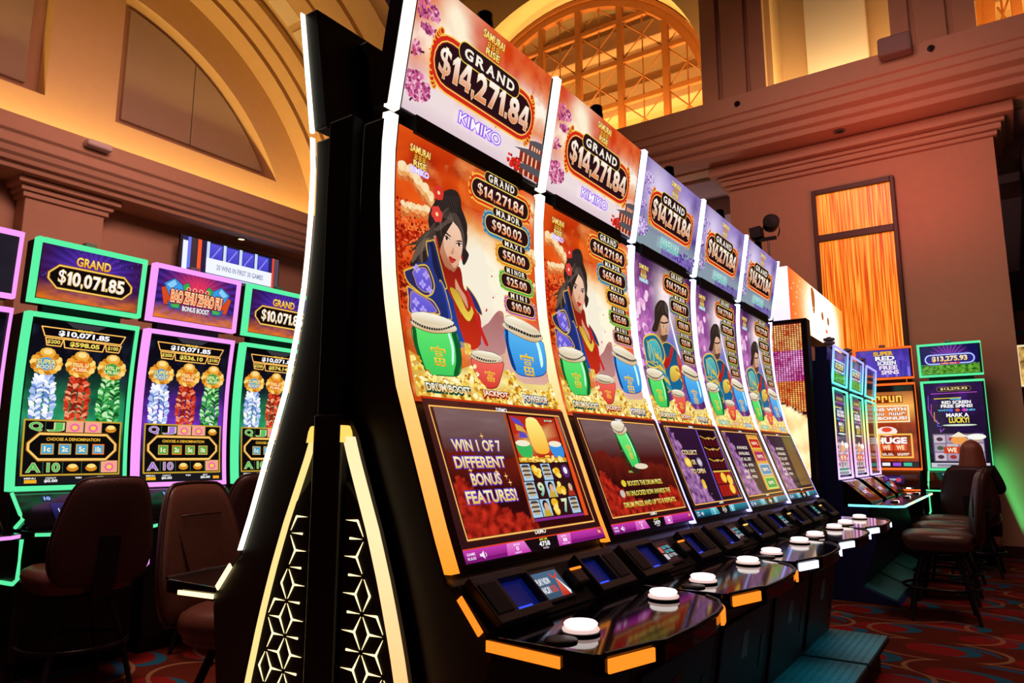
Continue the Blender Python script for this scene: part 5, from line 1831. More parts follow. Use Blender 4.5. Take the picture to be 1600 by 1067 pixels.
    MB().obox(a + Y * 0.30 + w * 0.62 + nn * 0.010, Y * 0.075, w * 0.2, nn * 0.0012).build('paper_label', PAPER, door)
    MB().obox(a + Y * 0.56 + w * 0.45 + nn * 0.010, Y * 0.03, w * 0.26, nn * 0.003).build('lock_plate', STEEL, door)
    # foot rest
    fr = MB().box(0.335, 0.69, 0.012, PITCH - 0.012, 0.16, 0.19)
    fr.box(0.335, 0.64, 0.03, PITCH - 0.03, 0.0, 0.16)
    ft = fr.build('foot_rest', BLACKM, root, bevel=0.006)
    tm = MB().box(0.345, 0.684, 0.02, PITCH - 0.02, 0.1902, 0.195)
    for i in range(9):
        for j in range(20):
            x, y = 0.37 + 0.035 * i, 0.04 + 0.0325 * j
            s = 1 if (i + j) % 2 else -1
            tm.obox((x - 0.006, y - 0.004 * s, 0.195), (0.012, 0.008 * s, 0), (-0.002, 0.003, 0), (0, 0, 0.0018))
    tm.build('tread_plate', TEAL, ft)
    return root


build_machine('curved slot machine with red swordswoman screen reading WIN 1 OF 7, nearest the camera', 'red', '$930.02', 1, '4758', glow_warm, L_ORANGE, 1.2, True, near_end=True)
build_machine('second curved slot machine, red swordswoman screen showing one big green drum', 'red', '$656.68', 2, '2429', glow_warm, L_ORANGE, 1.2 + PITCH, True)
build_machine('purple swordsman slot machine whose lower screen reads COLLECT OR TO OPEN', 'purple', '$508.77', 3, '312', glow_blue, L_WHITE, 1.2 + PITCH * 2, True)
build_machine('purple swordsman slot machine with coloured prize plaques low on its screen, fourth in the row', 'purple', '$573.65', 4, '500', glow_blue, L_WHITE, 1.2 + PITCH * 3, False)
build_machine('purple swordsman slot machine at the far end of the curved row', 'purple', '$1,366.20', 5, '641', glow_blue, L_WHITE, 1.2 + PITCH * 4, False, far_end=True)
build_machine('black slot machine seen from its back, standing behind the nearest curved machine', 'red', '$930.02', 1, '4758', glow_white, L_CREAM, 1.2 + PITCH, False, back=True)

# ------------------------------------------------------------------ lit end panel between the two rows
EP = thing('end_panel', 'black end panel with glowing star lattice and two curved light strips', 'end panel', (BX + 0.018, 1.198, 0))


def halfw(z):
    """outer half width of the lattice panel at height z"""
    for (z0, w0), (z1, w1) in zip(EPW, EPW[1:]):
        if z <= z1:
            return w0 + (w1 - w0) * (z - z0) / (z1 - z0)
    return EPW[-1][1]


EPW = [(0.0, 0.345), (0.35, 0.315), (0.63, 0.268), (0.80, 0.225), (0.92, 0.188), (1.03, 0.148), (1.13, 0.105), (1.20, 0.075), (1.245, 0.058)]
zs = [1.245 * k / 24 for k in range(25)]
body = [(-halfw(z) - 0.03, z) for z in zs] + [(-0.05, 1.30), (0.05, 1.30)] + [(halfw(z) + 0.03, z) for z in zs[::-1]]
MB().prism(body, 'y', -0.022, -0.002).build('back_board', BLACKM, EP)
MB().box(-0.05, 0.05, -0.044, -0.0, 0, 1.30).build('spine', BLACK, EP, bevel=0.006)
MB().box(-0.044, 0.044, -0.04, 0.0, 1.302, 2.06).build('upper_spine', BLACKM, EP, bevel=0.006)
hexes = []
for s in (-1, 1):
    # perforated cover plate
    inner = 0.062
    plate = [(s * inner, 0.02)] + [(s * (halfw(z) - 0.012), z) for z in zs if z > 0.0 and z < 1.14] + [(s * inner, 1.14)]
    MB().prism(plate, 'y', -0.034, -0.0225).build('lattice_plate', BLACK, EP)
    # curved light strip, fatter on the side turned to the camera
    rows = []
    for z in [0.0] + zs[1:]:
        w = halfw(z)
        a = 0.018 if s > 0 else 0.005
        rows.append([(s * w, -0.046 if s > 0 else -0.04, z), (s * (w + a), -0.044 if s > 0 else -0.04, z), (s * (w + a), -0.022, z), (s * w, -0.022, z)])
    mb = MB().strip(rows, None, True)
    cols = []
    for z in [0.0] + zs[1:]:
        u = min(1, max(0, (z - 0.55) / 0.5))
        c = mixc((1.35, 0.52, 0.13), (1.25, 0.92, 0.50), u) if s > 0 else (1.15, 0.82, 0.30)
        cols += [c] * 4
    mb.c = cols
    mb.build('light_strip', LEDCOL, EP, colattr=True)
    # cap where the strip starts
    cap = MB().prism([(s * 0.050, 1.232), (s * 0.070, 1.232), (s * 0.064, 1.258), (s * 0.057, 1.27), (s * 0.050, 1.272)], 'y', -0.046, -0.022)
    cap.build('strip_cap', L_GOLD, EP)
    # three-armed star cut-outs on a honeycomb
    st = MB()
    R = 0.040
    rot = math.radians(8) * s

    def spike(cx, cz, a, ln, wd):
        dx, dz = math.cos(a), math.sin(a)
        p = [(cx + dx * ln, cz + dz * ln), (cx - dz * wd, cz + dx * wd), (cx - dx * wd * 0.6, cz - dz * wd * 0.6), (cx + dz * wd, cz - dx * wd)]
        for q in p:
            if abs(q[0]) < inner + 0.002 or q[0] * s < 0 or abs(q[0]) > halfw(q[1]) - 0.016 or q[1] > 1.13 or q[1] < 0.03:
                return
        st.prism(p, 'y', -0.0355, -0.033)
    a_ = 0.080
    R = a_ / math.sqrt(3)
    for i in range(-1, 12):
        for j in range(-2, 20):
            # lattice of upright columns; a star in each of the two triangle centres
            vx = 0.060 + i * R * 1.5
            vz = 0.015 + j * a_ + (a_ / 2 if i % 2 else 0)
            for k in range(3):
                an = k * 2 * PI / 3
                spike(s * (vx + R), vz, PI - an if s > 0 else an, R * 0.86, 0.0026)
                spike(s * (vx + R * 0.5), vz + a_ / 2, an if s > 0 else PI - an, R * 0.86, 0.0026)
    st.build('star_cutouts', L_CREAM, EP)

# ------------------------------------------------------------------ framed machines (left bank, far right)
def art_grand(A, amount='$10,071.85'):
    def bg(s, t):
        ex, ey = (s - 0.5) / 0.45, (t - 0.66) / 0.5
        g = math.exp(-(ex * ex + ey * ey) * 1.5)
        a = math.atan2(t - 0.62, (s - 0.5) * 1.5)
        ray = 0.5 + 0.5 * math.sin(a * 26 + 4 * fbm(s * 3, t * 3))
        c = mixc(H('#160f3c'), H('#6a3ad0'), g * (0.4 + 0.6 * ray))
        c = mixc(c, H('#f07a1c'), max(0, (0.36 - t) / 0.36) * (0.75 + 1.2 * fbm(s * 5, t * 9, 3)))
        return mixc(c, H('#5a0c14'), max(0, abs(s - 0.5) - 0.32) * 1.6)
    A.grid(bg, 60, 34)
    rnd = random.Random(2)
    for k in range(22):
        A.ell(rnd.random(), rnd.uniform(0.4, 1), 0.004, 0.007, '#8a9af0', 5)
    A.text('GRAND', 0.33, 0.70, 0.67, 0.86, ['#f0a020', '#ffe878'], 0.03, '#6a2408', 0.08)
    A.pill(0.10, 0.25, 0.90, 0.62, '#8a5410', 0.018, cut=True)
    A.pill(0.10, 0.25, 0.90, 0.62, '#ffd060', 0.013, cut=True)
    A.pill(0.10, 0.25, 0.90, 0.62, '#7a4a10', 0.004, cut=True)
    A.pill(0.10, 0.25, 0.90, 0.62, '#0c080c', 0.0, cut=True)
    A.hole = '#0c080c'
    A.digits(amount, 0.17, 0.32, 0.84, 0.56, ['#f0e8e0', '#ffffff'], '#d8a840', 0.05)


def art_firecracker_title(A):
    def bg(s, t):
        ex, ey = (s - 0.5) / 0.32, (t - 0.72) / 0.4
        g = math.exp(-(ex * ex + ey * ey) * 1.4)
        a = math.atan2(t - 0.62, (s - 0.5) * 1.5)
        ray = 0.5 + 0.5 * math.sin(a * 30)
        c = mixc(H('#1a1454'), H('#f0385c'), g * (0.55 + 0.45 * ray) * 1.2)
        c = mixc(c, H('#5a3ae0'), (1 - g) * 0.35 * ray)
        return mixc(c, H('#f08020'), max(0, (0.33 - t) / 0.33) * (0.8 + fbm(s * 5, t * 9, 3)))
    A.grid(bg, 60, 34)
    for m in (1, -1):
        f = lambda p: (0.5 + m * (p[0] - 0.5), p[1])
        for pts, c in (([(0.05, 0.62), (0.16, 0.70), (0.22, 0.30), (0.10, 0.28)], '#d84a1c'), ([(0.08, 0.72), (0.20, 0.86), (0.34, 0.70), (0.30, 0.45), (0.18, 0.40)], '#3a9ae8'),
                       ([(0.10, 0.70), (0.20, 0.84), (0.24, 0.74), (0.17, 0.62)], '#8ad0ff'), ([(0.30, 0.74), (0.37, 0.82), (0.42, 0.66), (0.33, 0.60)], '#3aa84a'),
                       ([(0.14, 0.36), (0.30, 0.36), (0.30, 0.22), (0.18, 0.22)], '#2a70c8'), ([(0.18, 0.32), (0.30, 0.34), (0.28, 0.24), (0.20, 0.24)], '#4ab050')):
            A.poly(xform(pts, f), c)
            A.outline(xform(pts, f), 0.003, '#12204a')
    A.poly([(0.17, 0.34), (0.83, 0.34), (0.85, 0.60), (0.5, 0.66), (0.15, 0.60)], '#a81c14')
    for k in range(4):
        A.ell(0.38 + 0.08 * k, 0.68, 0.03, 0.05, '#f8b8a0', 8)
        A.ell(0.38 + 0.08 * k, 0.68, 0.018, 0.03, '#c83030', 8)
    A.text('BAO ZHU ZHAO FU', 0.18, 0.38, 0.82, 0.60, ['#f06a30', '#ff9a58'], 0.03, '#fff0c8', 0.09, '#7a140c')
    A.text('BONUS BOOST', 0.33, 0.21, 0.67, 0.31, '#ffffff', 0.03, '#2a2a50', 0.09)


def art_firecrackers(A, hue, sub, denom):
    glow = H('#30b878') if hue == 'green' else H('#8a3ae0')

    def bg(s, t):
        c = H('#0b0a16')
        ey = (t - 0.42) / 0.16
        c = mixc(c, glow, math.exp(-ey * ey) * (0.55 + 0.9 * fbm(s * 5, t * 9, 2)))
        return mixc(c, H('#3a4a6a'), max(0, fbm(s * 7, t * 7, 6)) * 0.5)
    A.grid(bg, 30, 50)
    A.rect(0, 0.965, 1, 1, '#070608')
    A.poly([(0.30, 1.0), (0.70, 1.0), (0.62, 0.968), (0.38, 0.968)], '#38363c')
    for (s0, s1, t0, t1, k) in ((0.08, 0.92, 0.90, 0.955, 0.04), (0.13, 0.30, 0.845, 0.89, 0.02), (0.30, 0.72, 0.840, 0.892, 0.02), (0.72, 0.89, 0.845, 0.89, 0.02)):
        q = [(s0 + k, t0), (s1 - k, t0), (s1, t1), (s0, t1)]
        A.poly(q, '#0a070a')
        A.outline(q, 0.008, '#e89028')
        A.outline(q, 0.004, '#ffd878')
    A.text('GRAND', 0.42, 0.948, 0.58, 0.962, '#f8c840', 0.03)
    A.text('$10,071.85', 0.25, 0.908, 0.75, 0.942, '#ffffff', 0.04, '#40305a', 0.06)
    A.text(sub, 0.37, 0.850, 0.66, 0.880, '#f4d860', 0.04)
    A.text('$200', 0.15, 0.855, 0.27, 0.880, '#f4d860', 0.03)
    A.text('$100', 0.75, 0.855, 0.86, 0.880, '#f4d860', 0.03)
    rnd = random.Random(4)
    sets = [(0.17, ['#e8ecff', '#a8c0f0', '#ffffff', '#6a88d0'], '#4aa8e8', 'SUPER BOOST'), (0.50, ['#c8341c', '#e86038', '#8a1c10', '#f4a078'], '#e8701c', 'COLLECT'), (0.82, ['#2a8a3a', '#58c060', '#12501c', '#c0f0b0'], '#3aa048', 'MULTI')]
    for cs, cols, mid, nm in sets:
        for k in range(96):
            t = 0.66 - 0.275 * (k // 4) / 24
            w = 0.075 + 0.045 * math.sin((0.66 - t) / 0.275 * 2.6)
            s = cs + (k % 4 - 1.5) / 1.5 * w * 0.8 + rnd.uniform(-0.012, 0.012)
            A.ell(s, t + rnd.uniform(-0.006, 0.006), 0.036, 0.011, cols[rnd.randrange(4)], 6, rnd.uniform(0.3, 1.0) * (1 if k % 2 else -1))
        for j in range(14):
            a = j * 2 * PI / 14
            A.ell(cs + 0.115 * math.cos(a), 0.735 + 0.055 * math.sin(a), 0.042, 0.022, ['#f0a838', '#ffd878', '#c87818'][j % 3], 8)
        A.ell(cs, 0.80, 0.075, 0.03, '#f0b040', 10)
        A.ell(cs, 0.805, 0.045, 0.018, '#ffe090', 10)
        A.ell(cs, 0.73, 0.105, 0.05, '#e89c30', 8)
        A.ell(cs, 0.73, 0.088, 0.040, mid, 8)
        if nm != 'SUPER BOOST':
            scribble(A, cs - 0.08, 0.728, cs + 0.08, 0.752, '#f8f0a0', 4)
            scribble(A, cs - 0.08, 0.702, cs + 0.08, 0.722, '#fff4c0', 5)
            continue
        A.text(nm.split()[0], cs - 0.085, 0.728, cs + 0.085, 0.756, '#f8f0a0', 0.03, '#20304a', 0.08)
        A.text(nm.split()[-1], cs - 0.085, 0.700, cs + 0.085, 0.722, '#fff4c0', 0.03, '#20304a', 0.08)
    A.rect(0.03, 0.055, 0.97, 0.385, '#0c0a0c')
    A.outline([(0.03, 0.055), (0.97, 0.055), (0.97, 0.385), (0.03, 0.385)], 0.010, '#c8a030')
    c2 = '#58c060' if hue == 'green' else '#a878e0'
    for r, row in enumerate((('Q', 'J', '*', '*', 'o'), ('A', '10', 'b', 'f', '*'))):
        y = 0.32 if r == 0 else 0.075
        for k, sy in enumerate(row):
            x = 0.05 + 0.183 * k
            if sy == '*':
                A.rect(x, y - 0.01, x + 0.17, y + 0.065, '#f4a888')
                A.ell(x + 0.085, y + 0.025, 0.05, 0.026, '#f06aa8', 10)
                A.ell(x + 0.085, y + 0.025, 0.028, 0.014, '#f8d050', 10)
            elif sy in 'obf':
                A.ell(x + 0.085, y + 0.02, 0.06, 0.022, '#d88820', 10)
                A.ell(x + 0.085, y + 0.032, 0.045, 0.014, '#ffe080', 10)
            else:
                A.text(sy, x + 0.03, y, x + 0.14, y + 0.05, c2, 0.03, '#e8e0a0', 0.06)
        for k in range(4):
            A.line([(0.222 + 0.183 * k, y - 0.01), (0.222 + 0.183 * k, y + 0.06)], 0.003, '#3a6a40')
    A.pill(0.09, 0.155, 0.91, 0.295, '#7a4a10', 0.020, cut=True)
    A.pill(0.09, 0.155, 0.91, 0.295, '#ffc868', 0.014, cut=True)
    A.pill(0.09, 0.155, 0.91, 0.295, '#0a0808', 0.0, cut=True)
    A.text('CHOOSE A DENOMINATION', 0.24, 0.262, 0.76, 0.280, '#f0b838', 0.03)
    for k, d in enumerate(('1c', '2c', '5c', '10c')):
        x = 0.20 + 0.165 * k
        hot = k == denom
        A.rect(x - 0.008, 0.178, x + 0.113, 0.244, '#f07a20' if hot else '#c8a050')
        A.rect(x + 0.004, 0.185, x + 0.101, 0.237, '#48a8d8' if hue == 'green' else '#58a838')
        A.text(d, x + 0.025, 0.196, x + 0.08, 0.226, '#fff8d0', 0.04, '#1c4a60', 0.06)
    A.rect(0, 0, 1, 0.05, '#17171c')
    A.rect(0.06, 0.008, 0.17, 0.028, '#f4b020')
    A.text('MENU', 0.06, 0.032, 0.16, 0.041, '#ffffff', 0.03)
    A.text('$0.00', 0.24, 0.010, 0.36, 0.028, '#ffffff', 0.03)
    A.text('CREDIT', 0.25, 0.032, 0.35, 0.041, '#e8e8e8', 0.03)
    A.text('WIN', 0.53, 0.030, 0.59, 0.040, '#ffffff', 0.03)
    A.text('$0.00', 0.72, 0.010, 0.84, 0.028, '#ffffff', 0.03)
    A.text('BET', 0.75, 0.032, 0.81, 0.041, '#e8e8e8', 0.03)
    A.rect(0.88, 0.008, 0.96, 0.028, '#f4a820')


def art_dark_topper(A):
    A.grid(lambda s, t: mixc(H('#16121c'), H('#2a2630'), fbm(s * 3, t * 3) + 0.5), 8, 6)


def art_field(A, amount='$13,275.93'):
    def bg(s, t):
        a = math.atan2(t - 0.55, (s - 0.5) * 1.7)
        ray = 0.5 + 0.5 * math.sin(a * 24)
        d = math.hypot((s - 0.5) * 1.7, t - 0.6)
        c = mixc(H('#141050'), H('#c060e8'), max(0, 1 - d / 0.62) * ray * (1 if t > 0.5 else 0.2))
        n = fbm(s * 16, t * 12, 3)
        if t < 0.34 + 0.05 * n:
            c = mixc(H('#0e4a14'), H('#7ac83a'), 0.45 + 1.6 * n)
        return c
    A.grid(bg, 60, 36)
    A.pill(0.09, 0.38, 0.91, 0.66, '#3a48c8', 0.02)
    A.pill(0.09, 0.38, 0.91, 0.66, '#c8d8ff', 0.012)
    A.pill(0.09, 0.38, 0.91, 0.66, '#2a2480', 0.0)
    A.text(amount, 0.20, 0.43, 0.80, 0.62, ['#f0c048', '#fff8d0'], 0.04, '#7a3a10', 0.07)
    A.rect(0.33, 0.34, 0.67, 0.40, '#d83a20')
    scribble(A, 0.36, 0.352, 0.64, 0.388, '#ffe8c0', 10)


def art_redscreen(A):
    A.grid(lambda s, t: mixc(mixc(H('#0b0a18'), H('#2a1440'), t), H('#5a20a0'), max(0, fbm(s * 4, t * 8, 2)) * (1 if t > 0.6 else 0.3)), 24, 40)
    A.pill(0.22, 0.91, 0.80, 0.955, '#8a6a20', 0.006)
    A.pill(0.22, 0.91, 0.80, 0.955, '#1a1430')
    A.text('$13,275.93', 0.28, 0.918, 0.74, 0.948, '#f4d880', 0.03)
    for k in range(5):
        A.line([(0.05 + 0.04 * k, 0.86 - 0.10 * k), (0.03 + 0.045 * k, 0.70 - 0.07 * k), (0.12 + 0.04 * k, 0.58 - 0.03 * k)], 0.008, ['#8a40e0', '#c0408a', '#e0a040', '#4060e0', '#a050e0'][k])
    A.line([(0.1, 0.88), (0.9, 0.885)], 0.008, '#c050d0')
    A.line([(0.15, 0.82), (0.62, 0.825)], 0.01, '#e8d040')
    for tt, b, c in (('TRIGGER', (0.42, 0.80, 0.62, 0.818), '#58c8f0'), ('RED SCREEN', (0.28, 0.755, 0.78, 0.79), '#ffffff'), ('FREE SPINS!', (0.26, 0.71, 0.80, 0.745), '#ffffff'),
                     ('WITH      AND', (0.20, 0.668, 0.84, 0.688), '#58c8f0'), ('MARK A', (0.34, 0.60, 0.72, 0.64), '#ffffff'), ('LUCKY!', (0.38, 0.53, 0.72, 0.59), '#f4e048')):
        A.text(tt, *b, c, 0.04, '#20102a', 0.07)
    for k, c in enumerate(('#4878e8', '#e86030', '#d848b0')):
        A.ell(0.42 + 0.12 * k, 0.678, 0.04, 0.018, c, 10)
    A.ell(0.55, 0.50, 0.30, 0.012, '#d8e8d0', 14)
    A.rect(0.06, 0.07, 0.94, 0.40, '#6a5a70')
    for r in range(3):
        for k in range(4):
            A.rect(0.08 + 0.215 * k, 0.08 + 0.105 * r, 0.28 + 0.215 * k, 0.175 + 0.105 * r, ['#c8b8c8', '#a898b0'][(r + k) % 2])
            A.ell(0.18 + 0.215 * k, 0.125 + 0.105 * r, 0.06, 0.025, ['#4a2a38', '#a83030', '#385a30', '#d8a040'][(r * 2 + k) % 4], 8)
    A.ell(0.82, 0.36, 0.16, 0.035, '#f8f8f0', 14)
    A.ell(0.52, 0.32, 0.15, 0.05, '#f0a050', 10)
    A.poly([(0.36, 0.36), (0.68, 0.36), (0.52, 0.42)], '#f4e8d0')
    A.rect(0.24, 0.165, 0.76, 0.245, '#c83a18')
    A.text('WE', 0.30, 0.18, 0.46, 0.23, '#ffe8c0', 0.04)
    A.text('WE', 0.54, 0.18, 0.70, 0.23, '#ffe8c0', 0.04)
    A.rect(0, 0, 1, 0.055, '#c8c8d0')
    A.rect(0.1, 0.01, 0.9, 0.04, '#8a8a98')


def art_city(A):
    A.grid(lambda s, t: mixc(H('#1a1470'), H('#7a5ae8'), 0.3 + 0.5 * fbm(s * 6, t * 2, 1) + 0.3 * (1 - t)), 30, 16)
    rnd = random.Random(8)
    for k in range(16):
        x = rnd.uniform(0.45, 0.95)
        A.rect(x, 0, x + 0.04, rnd.uniform(0.3, 0.75), rnd.choice(['#3a30a0', '#5a48c8', '#8a70f0']))
    for k, (tt, c) in enumerate((('SUPER', '#f8c030'), ('RED', '#ffffff'), ('SCREEN', '#ffffff'), ('FREE', '#f8e8ff'), ('SPINS', '#f8e8ff'))):
        A.text(tt, 0.34 + 0.03 * k, 0.80 - 0.175 * k, 0.70 + 0.02 * k, 0.94 - 0.175 * k, c, 0.04, '#301070', 0.09)


def art_orange(A):
    A.grid(lambda s, t: mixc(mixc(H('#40120a'), H('#c8401c'), 0.5 + fbm(s * 3, t * 5, 4)), H('#ffb050'), max(0, 1 - abs(t - 0.75) / 0.22)), 24, 40)
    A.rect(0.0, 0.93, 1, 1, '#140808')
    scribble(A, 0.12, 0.80, 0.80, 0.88, '#ffd050', 5, '#8a2c08')
    A.rect(0.04, 0.55, 0.90, 0.76, '#fff0c0')
    A.rect(0.07, 0.565, 0.87, 0.745, '#f08a3a')
    for k, tt in enumerate(('SPINS WITH', '', 'IN BONUS!')):
        if not tt:
            scribble(A, 0.12, 0.64, 0.82, 0.672, '#ffffff', 9, '#a84a20')
            continue
        A.text(tt, 0.10, 0.695 - 0.055 * k, 0.84, 0.73 - 0.055 * k, '#ffffff', 0.04, '#8a2a10', 0.07)
    A.ell(0.45, 0.44, 0.2, 0.06, '#ffe8e0', 12)
    A.ell(0.45, 0.46, 0.1, 0.03, '#e84a30', 10)
    A.text('HUGE', 0.24, 0.29, 0.80, 0.36, '#ffffff', 0.05, '#c02a10', 0.08)
    A.outline([(0.30, 0.12), (0.90, 0.12), (0.90, 0.40), (0.30, 0.40)], 0.02, '#ffc050')
    for k in range(2):
        A.rect(0.30 + 0.26 * k, 0.20, 0.54 + 0.26 * k, 0.28, '#e04a20')
        A.text('WE', 0.35 + 0.26 * k, 0.215, 0.49 + 0.26 * k, 0.265, '#ffe0b0', 0.05)
    scribble(A, 0.33, 0.142, 0.84, 0.172, '#fff4e0', 9)
    A.rect(0, 0, 1, 0.07, '#30101c')
    for k, c in enumerate(('#f05a9a', '#f0f0f0', '#9a50e0', '#3ac0a0')):
        A.rect(0.12 + 0.2 * k, 0.015, 0.27 + 0.2 * k, 0.055, c)


def build_framed(label, cat_group, loc, rotz, ledrgb, topper, main, wid=0.665, zb=1.0, zm=2.05, t0=2.108, t1=2.50, body=BLACK, lower=True, deckcol=None, near=False):
    root = thing('slot_machine', label, 'slot machine', loc, rotz)
    mid = 0.040 if lower else 0.004

    def xm(z):
        u = (z - zb) / (zm - zb)
        return -mid * 4 * u * (1 - u)

    def frame(z0, z1, fx, fw, depth, name, n):
        """lit frame: left and right bars following the curve, top and bottom bars"""
        mb = MB()
        cl = ledrgb

        def bar(y0, y1, za, zb_, nn):
            rows = []
            for i in range(nn + 1):
                z = za + (zb_ - za) * i / nn
                x = fx(z)
                rows.append([(x - depth, y0, z), (x + 0.012, y0 + 0.004, z), (x + 0.012, y1 - 0.004, z), (x - depth, y1, z)])
            mb.strip(rows, None, True)
            mb.add(rows[0], [(0, 1, 2, 3)])
            mb.add(rows[-1], [(0, 1, 2, 3)])
        bar(0, fw, z0, z1, n)
        bar(wid - fw * 0.28, wid, z0, z1, n)
        bar(fw, wid - fw * 0.28, z1 - fw * 0.72, z1, 1)
        bar(fw, wid - fw * 0.28, z0, z0 + fw * 0.8, 1)
        mb.c = [cl((p[2] - zb) / (t1 - zb), p[1] / wid) for p in mb.v]
        return mb.build(name, LEDCOL, root, colattr=True)
    frame(zb, zm, xm, 0.034 if lower else 0.017, 0.05 if lower else 0.006, 'light_frame', 12)
    fxt = lambda z: 0.035 * (z - t0) / (t1 - t0)
    frame(t0, t1, fxt, 0.028 if lower else 0.016, 0.045 if lower else 0.006, 'light_frame', 1)
    nb = 12
    tab = [xm(zb + 0.03 + (zm - zb - 0.06) * k / nb) for k in range(nb + 1)]

    def mp(s, t, off):
        u = min(max(t, 0), 1) * nb
        k = min(int(u), nb - 1)
        return (tab[k] + (tab[k + 1] - tab[k]) * (u - k) - 0.008 + off, 0.045 + (wid - 0.075) * s, zb + 0.035 + (zm - zb - 0.07) * t)
    A = Art(mp, wid - 0.075, zm - zb - 0.07, nb, 1.2e-5)
    A.rect(0, 0, 1, 1, '#060608')
    main(A)
    A.build('main_screen', root)
    A = Art(lambda s, t, off: (fxt(t0 + 0.03 + (t1 - t0 - 0.06) * t) - 0.006 + off, 0.036 + (wid - 0.066) * s, t0 + 0.03 + (t1 - t0 - 0.06) * t), wid - 0.066, t1 - t0 - 0.06, 1, 1.2e-5)
    topper(A)
    A.build('topper_screen', root)
    # cabinet behind the screens
    cab = [(-0.46, 0.72), (0.02, 0.72), (0.02, zb - 0.004)] + [(xm(zb + (zm - zb) * k / 8) - 0.03, zb + (zm - zb) * k / 8) for k in range(9)] + [(-0.24, zm), (-0.36, zm * 0.75), (-0.46, zb)]
    cb = MB().prism(cab, 'y', 0.006, wid - 0.006).build('cabinet', body, root, bevel=0.005)
    MB().prism([(-0.04, t0 + 0.003), (-0.02, t1 - 0.003), (-0.12, t1 - 0.003), (-0.14, t0 + 0.003)], 'y', 0.006, wid - 0.006).build('topper', body, root, bevel=0.004)
    MB().box(-0.13, -0.06, 0.1, wid - 0.1, zm - 0.03, t0 + 0.02).build('topper_bracket', BLACKM, root)
    sg = MB().box(-0.09, -0.03, wid / 2 - 0.035, wid / 2 + 0.035, t1 - 0.003, t1 + 0.022).build('signal_light', BLACKM, root)
    if lower:
        MB().box(-0.088, -0.032, wid / 2 - 0.033, wid / 2 + 0.033, t1 + 0.022, t1 + 0.045).build('signal_lens', PAPER, sg)
    else:
        for k in range(3):
            MB().lathe([(0, 0), (0.05, 0), (0.05, 0.022), (0.02, 0.024), (0.02, 0.034), (0, 0.034)], 14, (-0.06, wid / 2, t1 + 0.022 + 0.034 * k)).build('signal_lens', PAPER, sg)
    # console and deck
    zd = zb * 0.80
    con = MB().prism([(0.02, zb - 0.01), (0.05, zb - 0.02), (0.24, zd + 0.012), (0.24, zd - 0.02), (0.02, zd - 0.02)], 'y', 0.02, wid - 0.02).build('console', GLOSS, root, bevel=0.004)
    o = Vector((0.24, 0, zd + 0.012))
    u = Vector((-0.19, 0, zb - 0.032 - zd)).normalized()
    n = Vector((u.z, 0, -u.x))
    Yv = Vector((0, 1, 0))
    L = math.hypot(0.19, zb - 0.032 - zd)
    D = Art(lambda s, t, off: tuple(o + n * (0.002 + off) + Yv * (0.18 + 0.30 * s) + u * L * (0.2 + 0.5 * t)), 0.30, L * 0.5)
    D.rect(0, 0, 1, 1, ['#0c1440', '#101c60'])
    scribble(D, 0.1, 0.40, 0.72, 0.66, '#d8e4ff', 9)
    D.ell(0.8, 0.5, 0.1, 0.3, '#c84060', 10)
    D.build('player_display', con)
    D = Art(lambda s, t, off: tuple(o + n * (0.002 + off) + Yv * (0.15 + 0.05 * s) + u * L * (0.78 + 0.16 * t)), 0.05, L * 0.16)
    D.rect(0, 0, 1, 1, '#101860')
    D.text('10', 0.2, 0.2, 0.8, 0.8, '#a8c0ff', 0.04)
    D.build('denomination_badge', con)
    de = wid + 0.186
    dk = [(0.22, 0.0), (0.40, 0.0), (0.47, 0.08), (0.47, de), (0.22, de)] if not lower and near else [(0.22, 0.0), (0.469, 0.0), (0.47, 0.002), (0.47, de - 0.002), (0.469, de), (0.22, de)] if not lower else [(0.22, 0.0), (0.40, 0.0), (0.455, 0.06), (0.47, 0.20), (0.47, wid - 0.20), (0.455, wid - 0.06), (0.40, wid), (0.22, wid)]
    deck = MB().prism(dk, 'z', zd - 0.03, zd).build('button_deck', GLOSS, root, bevel=0.004)
    rows, cols = [], []
    for x, y in ([(0.06, 0.0)] if near else []) + dk[1:-1]:
        rows.append([(x, y, zd - 0.022), (x + 0.008, y, zd - 0.022), (x + 0.008, y, zd - 0.004), (x, y, zd - 0.004)])
        cols += [(deckcol or ledrgb)(0.0, y / wid)] * 4
    mb = MB().strip(rows, None, True)
    mb.c = cols
    mb.build('deck_light', LEDCOL, root, colattr=True)
    for k in range(3):
        MB().lathe([(0, 0), (0.026, 0), (0.026, 0.008), (0.018, 0.012), (0, 0.012)], 14, (0.36, 0.40 + 0.07 * k, zd + 0.0005)).build('button', L_BTN if k == 2 else GREYP, root)
    # base
    if lower:
        bs = [(-0.46, 0), (0.16, 0), (0.20, 0.10), (0.20, zd - 0.03), (-0.46, zd - 0.03)]
        MB().prism(bs, 'y', 0.01, wid - 0.01).build('base', body, root, bevel=0.006)
        c0 = ledrgb(0.0, 0.0)

        def tube(path, nm, r=0.011):
            mb = MB().tube(path, r, 6)
            mb.c = [c0] * len(mb.v)
            mb.build(nm, LEDCOL, root, colattr=True)
        tube([(0.03, 0.012, zb - 0.01), (0.16, 0.012, zd + 0.085), (0.20, 0.012, zd + 0.055), (0.12, 0.012, zd + 0.008)], 'side_light')
        tube([(0.216, 0.012, zd - 0.05), (0.214, 0.012, zd - 0.26), (0.19, 0.0, zd - 0.285), (0.0, 0.0, zd - 0.29)], 'side_light')
        fin = MB().prism([(-0.2, zb - 0.02), (0.03, zb - 0.02), (0.15, zd + 0.085), (0.19, zd + 0.055), (0.12, zd), (-0.2, zd)], 'y', 0.014, 0.022).build('side_fin', body, root)
    else:
